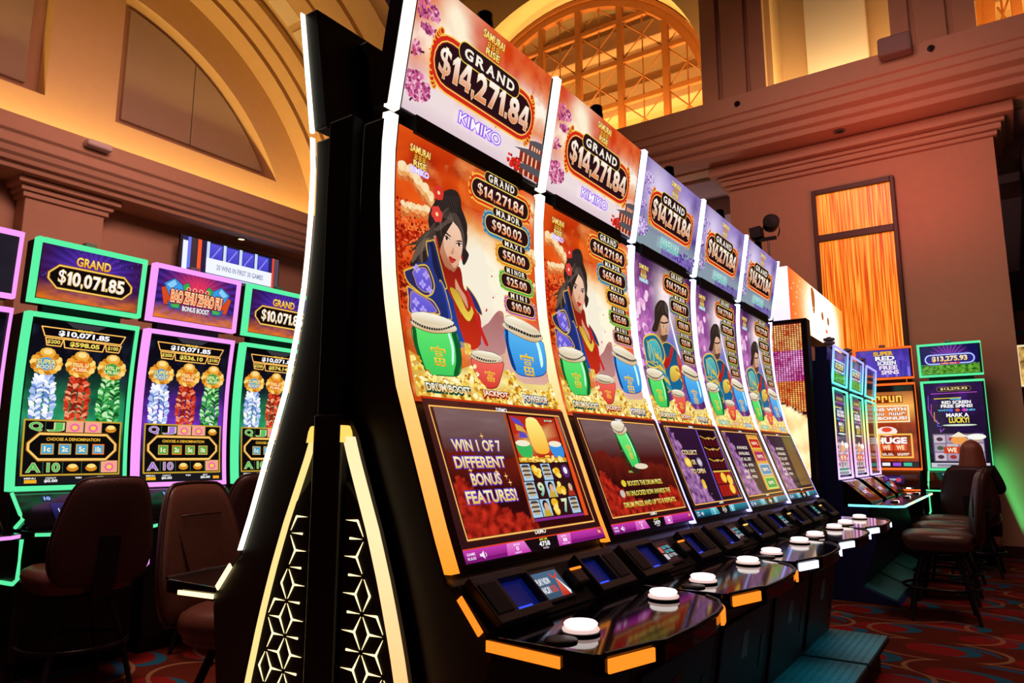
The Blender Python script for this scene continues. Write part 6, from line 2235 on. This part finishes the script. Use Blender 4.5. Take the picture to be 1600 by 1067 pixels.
        bs = [(-0.36, 0), (0.40, 0), (0.37, 0.03), (0.13, 0.13), (0.25, 0.47), (0.20, zd - 0.03), (-0.36, zd - 0.03)]
        MB().prism(bs, 'y', 0.0, wid + 0.186).build('base', body, root, bevel=0.006)
        w = Vector((0.24, 0, -0.10))
        MB().obox((0.132, 0.03, 0.131), w * 0.97, (0, wid + 0.13, 0), (0.002, 0, 0.006)).build('tread_plate', TEAL, root)
        if near:
            MB().obox((-0.36, -0.012, zd - 0.03), (0.36, 0, 0), (0, 0.012, 0), (0.0, 0, t1 - zd - 0.10)).build('side_panel', body, root)
    return root


def flat(c, k=1.0):
    q = tuple(x * k for x in lin(c))
    return lambda u, y: q


GREEN = flat('#5cf0a4', 1.05)
PURPLE = flat('#f49cf8', 1.1)
ORNG = flat('#ff6a20', 1.15)
LX = -4.70
build_framed('pink-framed slot machine with a dark top screen, cut off by the left photo edge', None, (LX, 1.015, 0), 0, PURPLE, art_dark_topper, lambda A: art_firecrackers(A, 'purple', '$638.40', 1))
build_framed('green-framed slot machine reading GRAND $10,071.85, second from the left', None, (LX, 1.75, 0), 0, GREEN, art_grand, lambda A: art_firecrackers(A, 'green', '$598.05', 3))
build_framed('pink-framed slot machine with a red firecracker title on its top screen', None, (LX, 2.465, 0), 0, PURPLE, art_firecracker_title, lambda A: art_firecrackers(A, 'purple', '$536.10', 1))
build_framed('green-framed slot machine right of the firecracker-title one, half hidden by the black bank', None, (LX, 3.20, 0), 0, GREEN, art_grand, lambda A: art_firecrackers(A, 'green', '$574.14', 2))

build_framed('green-framed slot machine by the pier reading $13,275.93, played by the seated person', None, (-0.86, 10.0, 0), -PI / 2, GREEN, art_field, art_redscreen, wid=0.665, zb=1.03, zm=2.10, t0=2.15, t1=2.55)
build_framed('orange-framed slot machine reading SUPER RED SCREEN FREE SPINS, beside the green-framed one', None, (-1.58, 10.0, 0), -PI / 2, ORNG, art_city, art_orange, wid=0.665, zb=1.03, zm=2.10, t0=2.15, t1=2.55)


def rainbow(u, y):
    c = [(0.5, 0.45, 1.6), (0.15, 1.2, 1.3), (0.25, 1.3, 0.6), (1.3, 1.1, 0.35), (1.4, 0.5, 0.9), (1.2, 0.8, 1.5)]
    v = min(max((1 - u) * 4.99, 0), 4.999)
    return mixc(c[int(v)], c[int(v) + 1], v - int(v))


def cyan(u, y):
    return mixc((0.35, 1.6, 1.7), (1.5, 1.3, 0.5), y)


for k, lab in enumerate(('navy slot machine with a rainbow-lit frame, nearest of its three by the tall LED screen', 'middle one of three navy rainbow-framed slot machines side by side',
                         'rearmost of three navy rainbow-framed slot machines, next to the orange-framed one')):
    build_framed(lab, None, (-1.25, 6.72 + 0.86 * k, 0), 0, rainbow, art_field if k < 2 else art_dark_topper, art_redscreen if k < 2 else (lambda A: A.grid(lambda s, t: H('#2c2418'), 2, 2)),
                 wid=0.67, zb=1.0, zm=1.80, t0=1.835, t1=2.17, body=NAVY, lower=False, deckcol=cyan, near=k == 0)


# ------------------------------------------------------------------ stools
def make_stool(label, loc, rotz, mat, seatmat):
    r = thing('slot_stool', label, 'chair', loc, rotz)
    # cushion: rounded square, domed
    rows = []
    n = 32
    for rr, z in ((0.0, 0.505), (0.20, 0.505), (0.222, 0.515), (0.226, 0.53), (0.226, 0.538), (0.238, 0.55), (0.244, 0.58), (0.236, 0.612), (0.205, 0.632), (0.13, 0.641), (0.0, 0.643)):
        row = []
        for k in range(n):
            a = 2 * PI * k / n
            c, s = math.cos(a), math.sin(a)
            m = (abs(c) ** 3.2 + abs(s) ** 3.2) ** (-1 / 3.2)
            row.append((rr * m * c, rr * m * s * 1.03, z))
        rows.append(row)
    MB().strip(rows, None, True).build('seat', seatmat, r, smooth=True)
    MB().lathe([(0, 0.48), (0.15, 0.48), (0.17, 0.49), (0.17, 0.505), (0, 0.505)], 24).build('seat_pan', STEEL, r)
    # backrest: waisted pad, gently wrapped
    out = [(-0.15, 0.56), (0.15, 0.56), (0.222, 0.60), (0.25, 0.70), (0.238, 0.84), (0.20, 0.99), (0.15, 1.075), (0.07, 1.09), (-0.07, 1.09), (-0.15, 1.075), (-0.20, 0.99), (-0.238, 0.84), (-0.25, 0.70), (-0.222, 0.60)]
    out = crom(out, 3)
    cy, cz = 0.0, 0.825

    def bx(y, z):
        return -0.272 + 0.75 * y * y - 0.10 * (z - 0.60)
    rows = []
    for sc, dx in ((0.0, 0.026), (0.45, 0.026), (0.80, 0.023), (0.94, 0.012), (1.0, -0.008), (0.97, -0.030), (0.85, -0.036), (0.45, -0.036), (0.0, -0.036)):
        rows.append([(bx(y * sc, cz + (z - cz) * sc) + dx, y * sc, cz + (z - cz) * sc) for y, z in out])
    bk = MB().strip(rows, None, True).build('backrest', mat, r, smooth=True)
    MB().tube([(bx(y, z) - 0.006, y * 1.005, cz + (z - cz) * 1.005) for y, z in out], 0.0065, 6, closed=True).build('piping', LEATHERD, bk, smooth=True)
    sm = MB()
    sm.tube([(bx(y, 0.965) + 0.0265, y, 0.965) for y in (-0.12, -0.06, 0, 0.06, 0.12)], 0.004, 5)
    sm.tube([(bx(-0.16, z) + 0.020 - 0.5 * abs(z - 0.85) * 0.05, -0.17 + 0.09 * (1 - (z - 0.74) / 0.24), z) for z in (0.74, 0.80, 0.86, 0.92, 0.98)], 0.004, 5)
    sm.build('seam', LEATHERD, bk, smooth=True)
    # flat steel back bar
    mb = MB()
    rows = []
    for x, z in ((-0.10, 0.492), (-0.27, 0.496), (-0.312, 0.57), (-0.322, 0.66), (-0.338, 0.80)):
        rows.append([(x - 0.006, -0.05, z), (x + 0.006, -0.05, z), (x + 0.006, 0.05, z), (x - 0.006, 0.05, z)])
    mb.strip(rows, None, True)
    mb.add(rows[-1], [(0, 1, 2, 3)])
    mb.build('back_bar', BLACKM, r)
    for sx in (-1, 1):
        for sy in (-1, 1):
            MB().tube([(0.10 * sx, 0.10 * sy, 0.485), (0.165 * sx, 0.165 * sy, 0.26), (0.215 * sx, 0.215 * sy, 0.0)], [0.017, 0.016, 0.013], 8).build('leg', BLACKM, r)
    MB().tube([(0.255 * math.cos(2 * PI * k / 28), 0.255 * math.sin(2 * PI * k / 28), 0.235) for k in range(28)], 0.011, 8, closed=True).build('foot_ring', STEEL, r, smooth=True)
    return r


proto = make_stool('dark brown stool at the left, seen from its back, facing the green GRAND machine', (-4.16, 1.93, 0), PI - 0.06, LEATHERD, LEATHER)
dup(proto, (-4.14, 2.80, 0), PI, 'brown stool whose back top peeks between the front stool and the black bank')
s2 = make_stool('brown leather stool facing the camera side, its seat running behind the lit end panel', (-2.50, 1.83, 0), math.radians(20), LEATHER, LEATHER)
SR = pmat('taupe_leather', '#5a4238', 0.28, 0, 0.5, bump=0.2, bscale=180, vary=0.1)
s3 = make_stool('nearest of three stools in a row facing the navy machines at right', (-0.53, 6.45, 0), PI + 0.12, LEATHERD, SR)
dup(s3, (-0.54, 7.28, 0), PI, 'middle stool of the row facing the navy machines')
dup(s3, (-0.55, 8.08, 0), PI - 0.05, 'third stool of the row facing the navy machines, farthest along')
dup(s3, (-0.40, 9.0, 0), PI / 2 - 0.02, 'stool under the seated person at the green-framed machine')


# ------------------------------------------------------------------ seated person, seen from behind
def skin_mesh(name, mat, nodes, edges, parent=None, sub=2):
    me = bpy.data.meshes.new(name)
    bm = bmesh.new()
    lay = bm.verts.layers.skin.verify()
    vs = [bm.verts.new(p) for p, r in nodes]
    for a, b in edges:
        bm.edges.new((vs[a], vs[b]))
    for i, (p, r) in enumerate(nodes):
        vs[i][lay].radius = r if isinstance(r, tuple) else (r, r)
        vs[i][lay].use_root = (i == 0)
    bm.to_mesh(me)
    bm.free()
    o = bpy.data.objects.new(name, me)
    COL.objects.link(o)
    md = o.modifiers.new('skin', 'SKIN')
    md.use_smooth_shade = True
    sb = o.modifiers.new('sub', 'SUBSURF')
    sb.levels = sub
    sb.render_levels = sub
    me.materials.append(mat)
    if parent:
        o.parent = parent
    return o


# local frame: facing +Y, seat surface at z 0.69
bnodes = [((0, 0, 0.76), (0.13, 0.11)), ((0, 0.0, 0.88), (0.115, 0.09)), ((0, 0.01, 1.0), (0.135, 0.095)), ((0, 0.0, 1.075), (0.09, 0.07)), ((0, 0.005, 1.13), (0.05, 0.05)), ((0, 0.025, 1.20), (0.066, 0.075)), ((0, 0.03, 1.265), (0.074, 0.088)), ((0, 0.025, 1.32), (0.055, 0.065)),
          ((-0.165, 0.0, 1.05), 0.05), ((-0.225, 0.03, 0.86), 0.040), ((-0.17, 0.26, 0.84), 0.032), ((-0.155, 0.33, 0.85), 0.028),
          ((0.165, 0.0, 1.05), 0.05), ((0.225, 0.03, 0.86), 0.040), ((0.17, 0.26, 0.84), 0.032), ((0.155, 0.33, 0.85), 0.028),
          ((-0.09, 0.05, 0.75), 0.085), ((-0.11, 0.40, 0.74), 0.065), ((-0.11, 0.44, 0.36), 0.048), ((-0.11, 0.42, 0.27), 0.038), ((-0.11, 0.53, 0.245), 0.032),
          ((0.09, 0.05, 0.75), 0.085), ((0.11, 0.40, 0.74), 0.065), ((0.11, 0.44, 0.36), 0.048), ((0.11, 0.42, 0.27), 0.038), ((0.11, 0.53, 0.245), 0.032)]
bedges = [(0, 1), (1, 2), (2, 3), (3, 4), (4, 5), (5, 6), (6, 7), (2, 8), (8, 9), (9, 10), (10, 11), (2, 12), (12, 13), (13, 14), (14, 15), (0, 16), (16, 17), (17, 18), (18, 19), (19, 20), (0, 21), (21, 22), (22, 23), (23, 24), (24, 25)]
# fingers
for s in (-1, 1):
    w = 11 if s < 0 else 15
    for k, (dx, ln) in enumerate(((-0.021, 0.055), (-0.007, 0.066), (0.007, 0.063), (0.021, 0.05))):
        i = len(bnodes)
        bnodes.append(((s * 0.155 + dx, 0.375, 0.852), 0.009))
        bnodes.append(((s * 0.155 + dx * 1.1, 0.375 + ln * 0.6, 0.848), 0.008))
        bnodes.append(((s * 0.155 + dx * 1.1, 0.375 + ln, 0.834), 0.006))
        bedges += [(w, i), (i, i + 1), (i + 1, i + 2)]
    i = len(bnodes)
    bnodes.append(((s * 0.125, 0.345, 0.845), 0.010))
    bnodes.append(((s * 0.112, 0.385, 0.838), 0.008))
    bedges += [(w, i), (i, i + 1)]
person = skin_mesh('person', SKIN, bnodes, bedges)
person.location = (-0.36, 9.03, 0.0)
person.rotation_euler = (0, 0, -0.06)
tag(person, 'person in black seen from behind with shoulder-length auburn hair, seated playing a slot machine', 'person')
tn = [((0, 0, 0.745), (0.155, 0.125)), ((0, 0, 0.88), (0.142, 0.112)), ((0, 0.01, 1.0), (0.158, 0.112)), ((0, 0, 1.085), (0.085, 0.075)),
      ((-0.165, 0, 1.055), 0.065), ((-0.23, 0.03, 0.86), 0.056), ((-0.18, 0.22, 0.84), 0.046), ((0.165, 0, 1.055), 0.065), ((0.23, 0.03, 0.86), 0.056), ((0.18, 0.22, 0.84), 0.046)]
skin_mesh('sweater', CLOTH, tn, [(0, 1), (1, 2), (2, 3), (2, 4), (4, 5), (5, 6), (2, 7), (7, 8), (8, 9)], person)
pn = [((0, 0.0, 0.76), (0.15, 0.105)), ((-0.10, 0.08, 0.765), 0.095), ((-0.11, 0.41, 0.745), 0.078), ((-0.11, 0.445, 0.32), 0.062), ((0.10, 0.08, 0.765), 0.095), ((0.11, 0.41, 0.745), 0.078), ((0.11, 0.445, 0.32), 0.062)]
skin_mesh('trousers', CLOTH, pn, [(0, 1), (1, 2), (2, 3), (0, 4), (4, 5), (5, 6)], person)
# hair: a cap that falls to the shoulders, open at the face
rows = []
for u in range(13):
    t = u / 12
    z = 1.368 - 0.345 * t ** 1.2
    rad = 0.100 * math.sin(min(1, t / 0.40) * PI / 2) ** 0.75 + 0.050 * max(0, t - 0.40) ** 1.1
    row = []
    for k in range(33):
        a = PI * 1.5 + (k - 16) / 16 * (PI * 0.78 if t > 0.28 else PI * 0.98)
        wv = 1 + 0.03 * math.sin(k * 2.6 + t * 2) * t + 0.02 * math.sin(k * 1.1)
        row.append((rad * math.cos(a) * wv * 0.98, 0.022 + rad * math.sin(a) * wv * 0.92, z + (0.016 * math.sin(k * 1.9) if u == 12 else 0)))
    rows.append(row)
hr = MB().strip(rows).build('hair', HAIR, person, smooth=True)
md = hr.modifiers.new('thick', 'SOLIDIFY')
md.thickness = 0.016
md.offset = 0
# ears, nose, eyes, mouth on the side turned to the screen
fc = MB()
for s in (-1, 1):
    fc.tube([(s * 0.078, 0.02, 1.25), (s * 0.086, 0.012, 1.235), (s * 0.078, 0.022, 1.21)], 0.010, 6)
fc.tube([(0, 0.105, 1.25), (0, 0.128, 1.225), (0, 0.112, 1.215)], [0.007, 0.012, 0.009], 6)
fc.build('face_features', SKIN, person, smooth=True)
ey = MB()
for s in (-1, 1):
    ey.lathe([(0, -0.007), (0.008, -0.004), (0.011, 0), (0.008, 0.004), (0, 0.007)], 8, (s * 0.03, 0.103, 1.255))
ey.tube([(-0.022, 0.102, 1.188), (0, 0.108, 1.186), (0.022, 0.102, 1.188)], 0.005, 6)
ey.build('eyes_and_lips', pmat('lip_brown', '#5a2420', 0.4), person, smooth=True)

# ------------------------------------------------------------------ television on the left wall
tv = thing('television', 'large television on the left wall above the slot machines', 'television', (-9.72, 5.47, 3.42))
MB().box(-0.03, 0.03, 0, 1.72, 0, 1.0).build('housing', BLACK, tv, bevel=0.008)
MB().box(-0.27, -0.03, 0.7, 1.0, 0.3, 0.7).build('wall_bracket', STEEL, tv)
A = Art(lambda s, t, off: (0.031 + off, 0.02 + 1.68 * s, 0.02 + 0.96 * t), 1.68, 0.96, 1, 2e-4)
A.rect(0, 0, 1, 1, '#1c2458')
A.rect(0.01, 0, 0.055, 0.93, '#f2f6ff')
A.rect(0.055, 0, 0.085, 1, '#6a78f0')
A.rect(0.085, 0, 0.15, 1, '#3c2c38')
A.rect(0.15, 0, 0.185, 1, '#ff5a28')
A.rect(0.185, 0, 0.235, 1, '#241c40')
for k in range(4):
    A.rect(0.235 + 0.165 * k, 0.62, 0.265 + 0.165 * k, 1.0, '#cfe0ff')
    A.rect(0.27 + 0.165 * k, 0.64, 0.39 + 0.165 * k, 0.98, ['#3a34b8', '#5a54e0'])
    A.line([(0.29 + 0.165 * k, 0.75), (0.37 + 0.165 * k, 0.95)], 0.02, '#8a90f0')
A.rect(0.235, 0.50, 0.925, 0.74, '#f4f8ff')
A.text('20 WINS IN FIRST 30 GAMES', 0.34, 0.58, 0.83, 0.66, '#8a94b8', 0.02)
A.rect(0.24, 0, 0.925, 0.49, '#b8d0ee')
for k in range(3):
    A.rect(0.25 + 0.23 * k, 0.02, 0.455 + 0.23 * k, 0.46, ['#20648a', '#4a4048', '#e4ecf4'][k])
for k, (s, h) in enumerate(((0.30, 0.30), (0.38, 0.38), (0.52, 0.34), (0.61, 0.30), (0.74, 0.30), (0.83, 0.32))):
    A.poly([(s - 0.06, 0), (s + 0.06, 0), (s + 0.05, h - 0.08), (s, h), (s - 0.05, h - 0.08)], '#f6f8fc', 3)
    A.ell(s, h + 0.04, 0.028, 0.06, '#fbe8dc' if k != 4 else '#2a2020', 10)
A.rect(0.925, 0, 0.945, 1, '#ff4a28')
A.rect(0.945, 0, 1, 1, '#5a4a58')
A.build('screen', tv)

# ------------------------------------------------------------------ LED displays at the right
sg = thing('led_sign', 'long glowing sign with a white face on orange, behind the curved bank', 'sign', (-1.6, 6.9, 0))
MB().box(-0.16, -0.004, 0.004, 2.66, 2.43, 2.99).build('housing', BLACK, sg)
for y in (0.9, 2.3):
    MB().box(-0.42, -0.34, y - 0.04, y + 0.04, 0, 2.9).build('post', BLACKM, sg)
    MB().box(-0.36, -0.15, y - 0.03, y + 0.03, 2.6, 2.7).build('post_arm', BLACKM, sg)


def sign_bg(s, t):
    c = mixc((1.0, 0.12, 0.01), (1.3, 0.45, 0.10), s * 4)
    ex, ey = (s - 0.56) / 0.30, (t - 0.45) / 0.75
    g = math.exp(-(ex * ex + ey * ey) ** 2)
    c = mixc(c, (1.7, 1.55, 1.3), g * 1.3)
    c = mixc(c, (1.0, 0.25, 0.03), max(0, s - 0.86) * 5)
    return c


A = Art(lambda s, t, off: (off - 0.003, 2.66 * s, 2.43 + 0.56 * t), 2.66, 0.56, 1, 2e-4)
A.grid(sign_bg, 60, 24)
A.poly([(0.36, 0.95), (0.42, 0.90), (0.41, 0.55), (0.375, 0.5)], '#8a4a20', 3)
A.ell(0.55, 0.55, 0.022, 0.09, '#4a2010', 12)
A.ell(0.66, 0.52, 0.022, 0.09, '#4a2010', 12)
A.ell(0.615, 0.28, 0.022, 0.045, '#d83a18', 10)
A.line([(0.69, 0.95), (0.74, 0.75)], 0.02, '#b8c0e0')
rnd = random.Random(6)
for k in range(26):
    A.ell(rnd.uniform(0.04, 0.4), rnd.uniform(0.05, 0.95), 0.006, 0.02, '#ffe0a8', 6)
A.build('picture', sg)
A = Art(lambda s, t, off: (-0.16 + 0.157 * s, 0.003 - off, 2.43 + 0.56 * t), 0.16, 0.56, 1, 2e-4)
A.grid(lambda s, t: mixc((1.1, 0.9, 1.5), (1.7, 1.1, 1.5), t), 2, 8)
A.build('end_picture', sg)

lc = thing('led_column', 'tall LED column glittering with orange and magenta dots', 'display', (-1.80, 6.40, 0))
MB().box(0, 0.44, 0.004, 0.14, 0, 2.38).build('housing', BLACK, lc, bevel=0.006)
A = Art(lambda s, t, off: (0.012 + 0.385 * s, 0.003 - off, 1.02 + 1.33 * t), 0.385, 1.33, 1, 1e-5)


def col_bg(s, t):
    if t > 0.42 + 0.05 * math.sin(s * 4):
        return H('#3a0a10')
    c = mixc((1.2, 0.62, 0.18), (1.5, 1.25, 0.8), 0.5 + 1.2 * fbm(s * 3, t * 8, 2))
    return mixc(c, (1.1, 0.35, 0.05), max(0, fbm(s * 4 + 3, t * 9, 5)) * 1.5)


A.grid(col_bg, 24, 70)
rnd = random.Random(12)
for j in range(46):
    for i in range(18):
        s, t = (i + 0.5) / 18, 0.99 - (j + 0.5) / 80
        if t < 0.43 + 0.05 * math.sin(s * 4):
            continue
        b = fbm(s * 4, t * 9, 1) + rnd.uniform(-0.25, 0.25)
        if t > 0.82:
            c = mixc(H('#d84018'), (1.2, 0.75, 0.25), 0.45 + b)
        elif t > 0.62:
            c = mixc(H('#c02080'), (1.2, 0.55, 1.1), 0.35 + b)
        else:
            c = mixc(H('#e04018'), (1.2, 0.55, 0.12), 0.5 + b)
        A.ell(s, t, 0.025, 0.0062, (lambda q: (lambda s_, t_: q))(c), 6)
A.build('picture', lc)

# ------------------------------------------------------------------ amber light panel on the pier
pn = thing('light_panel', 'tall amber streaked-glass light panel framed on the pier', 'wall light', (-2.05, 10.6, 0))
MB().box(0, 1.06, -0.03, 0, 1.2, 4.97).build('backing', BLACKM, pn)
fw = pmat('dark_walnut', '#4a2414', 0.45, vary=0.2, bscale=20)
mb = MB().box(0, 0.055, -0.10, -0.0, 1.2, 4.97).box(1.005, 1.06, -0.10, 0, 1.2, 4.97).box(0.05, 1.01, -0.10, 0, 4.90, 4.97).box(0.05, 1.01, -0.10, 0, 4.20, 4.30).box(0.05, 1.01, -0.10, 0, 1.2, 1.3)
mb.build('frame', fw, pn, bevel=0.008)
MB().box(0.055, 1.005, -0.055, -0.032, 4.30, 4.90).build('glass_pane', AMBERGLASS, pn)
MB().box(0.055, 1.005, -0.055, -0.032, 1.30, 4.20).build('glass_pane', AMBERGLASS, pn)

# ------------------------------------------------------------------ small fittings
sp = thing('stage_spotlight', 'pair of black spotlights on a thin pole before the pier', 'spotlight', (-2.30, 9.0, 0))
MB().tube([(0, 0, 0.0), (0, 0, 3.93)], 0.014, 8).build('pole', CHROME, sp)
MB().lathe([(0, 0), (0.2, 0), (0.2, 0.02), (0.03, 0.04), (0, 0.04)], 20).build('base', BLACKM, sp)
MB().box(-0.16, 0.10, -0.02, 0.02, 3.90, 3.94).build('cross_bar', BLACKM, sp)
h1_ = MB().lathe([(0, -0.10), (0.05, -0.10), (0.085, -0.05), (0.10, 0.06), (0.10, 0.09), (0.085, 0.085), (0, 0.07)], 20)
h1_.build('lamp_head', BLACKM, sp, smooth=False, tr=Matrix.Translation((0.04, 0, 4.10)) @ Matrix.Rotation(math.radians(75), 4, 'X') @ Matrix.Rotation(math.radians(20), 4, 'Y'))
MB().obox((-0.20, -0.07, 3.93), (0.14, 0.02, 0.02), (0, 0.14, 0), (-0.02, 0, 0.15)).build('lamp_head', BLACKM, sp, bevel=0.01)
MB().tube([(-0.06, 0, 3.92), (-0.06, 0.0, 4.06), (-0.05, 0, 4.09)], 0.008, 6).build('yoke', BLACKM, sp)
MB().tube([(0.12, 0, 3.93), (0.145, 0, 4.0), (0.13, 0, 4.1)], 0.008, 6).build('yoke', BLACKM, sp)

bx = MB().box(-9.2, -9.06, 3.83, 4.14, 5.02, 5.11).build('wall_fitting', pmat('white_enamel', '#d8d0c8', 0.5), None, bevel=0.03, seg=3)
tag(bx, 'small white box fitted on the left cornice', 'wall fitting')
bx = MB().box(-0.95, -0.57, 9.5, 9.695, 6.20, 6.45).build('wall_speaker', pmat('grey_grille', '#8a7a72', 0.7), None, bevel=0.035, seg=3)
tag(bx, 'rounded grey speaker on the cornice above the pier', 'speaker')
for k, (x, z, lab) in enumerate(((-2.8, 6.20, 'tiny dark sprinkler on the cornice above the amber panel, left of the speaker'), (-0.38, 6.22, 'tiny dark sprinkler on the cornice right of the grey speaker'))):
    t = thing('sprinkler', lab, 'sprinkler', (x, 9.70, z))
    MB().lathe([(0, 0), (0.045, 0), (0.04, 0.012), (0, 0.014)], 12).build('plate', STEEL, t, tr=Matrix.Rotation(PI / 2, 4, 'X'))
    MB().tube([(0, -0.01, 0), (0, -0.05, 0.0), (0, -0.06, -0.05)], 0.012, 6).build('nozzle', BLACKM, t)
for x, y, z, lab in ((-9.68, 6.45, 4.58, 'small lit downlight in the soffit above the television'), (-1.56, 10.16, 5.63, 'dim round downlight in the red soffit above the pier')):
    t = thing('downlight', lab, 'ceiling light', (x, y, z))
    MB().lathe([(0.05, 0.0), (0.075, -0.004), (0.08, -0.012), (0.052, -0.012), (0.05, 0.0)], 20).build('trim_ring', CHROME, t)
    MB().lathe([(0, -0.004), (0.05, -0.004), (0.05, -0.001), (0, -0.001)], 20).build('lens', L_LAMP if x < -5 else GREYP, t)

ws = thing('lit_picture', 'golden lit picture box beyond the pier at the right edge of the photo', 'picture', (0.15, 13.0, 0))
MB().box(0, 1.3, 0.0, 0.12, 0.0, 3.35).build('housing', pmat('mauve_laminate', '#6a4450', 0.6), ws)
MB().box(-0.01, 1.31, -0.03, 0.0, 2.98, 3.06).build('band', pmat('teal_trim', '#2a6a78', 0.5), ws)
A = Art(lambda s, t, off: (0.03 + 1.24 * s, -0.004 - off, 2.22 + 0.62 * t), 1.24, 0.62, 1, 2e-4)
A.grid(lambda s, t: mixc(H('#5a2c10'), H('#ffd070'), 0.5 + 1.6 * fbm(s * 9, t * 6, 3)), 40, 20)
A.outline([(0.01, 0.02), (0.99, 0.02), (0.99, 0.98), (0.01, 0.98)], 0.03, '#f4e0b0')
A.build('picture', ws)
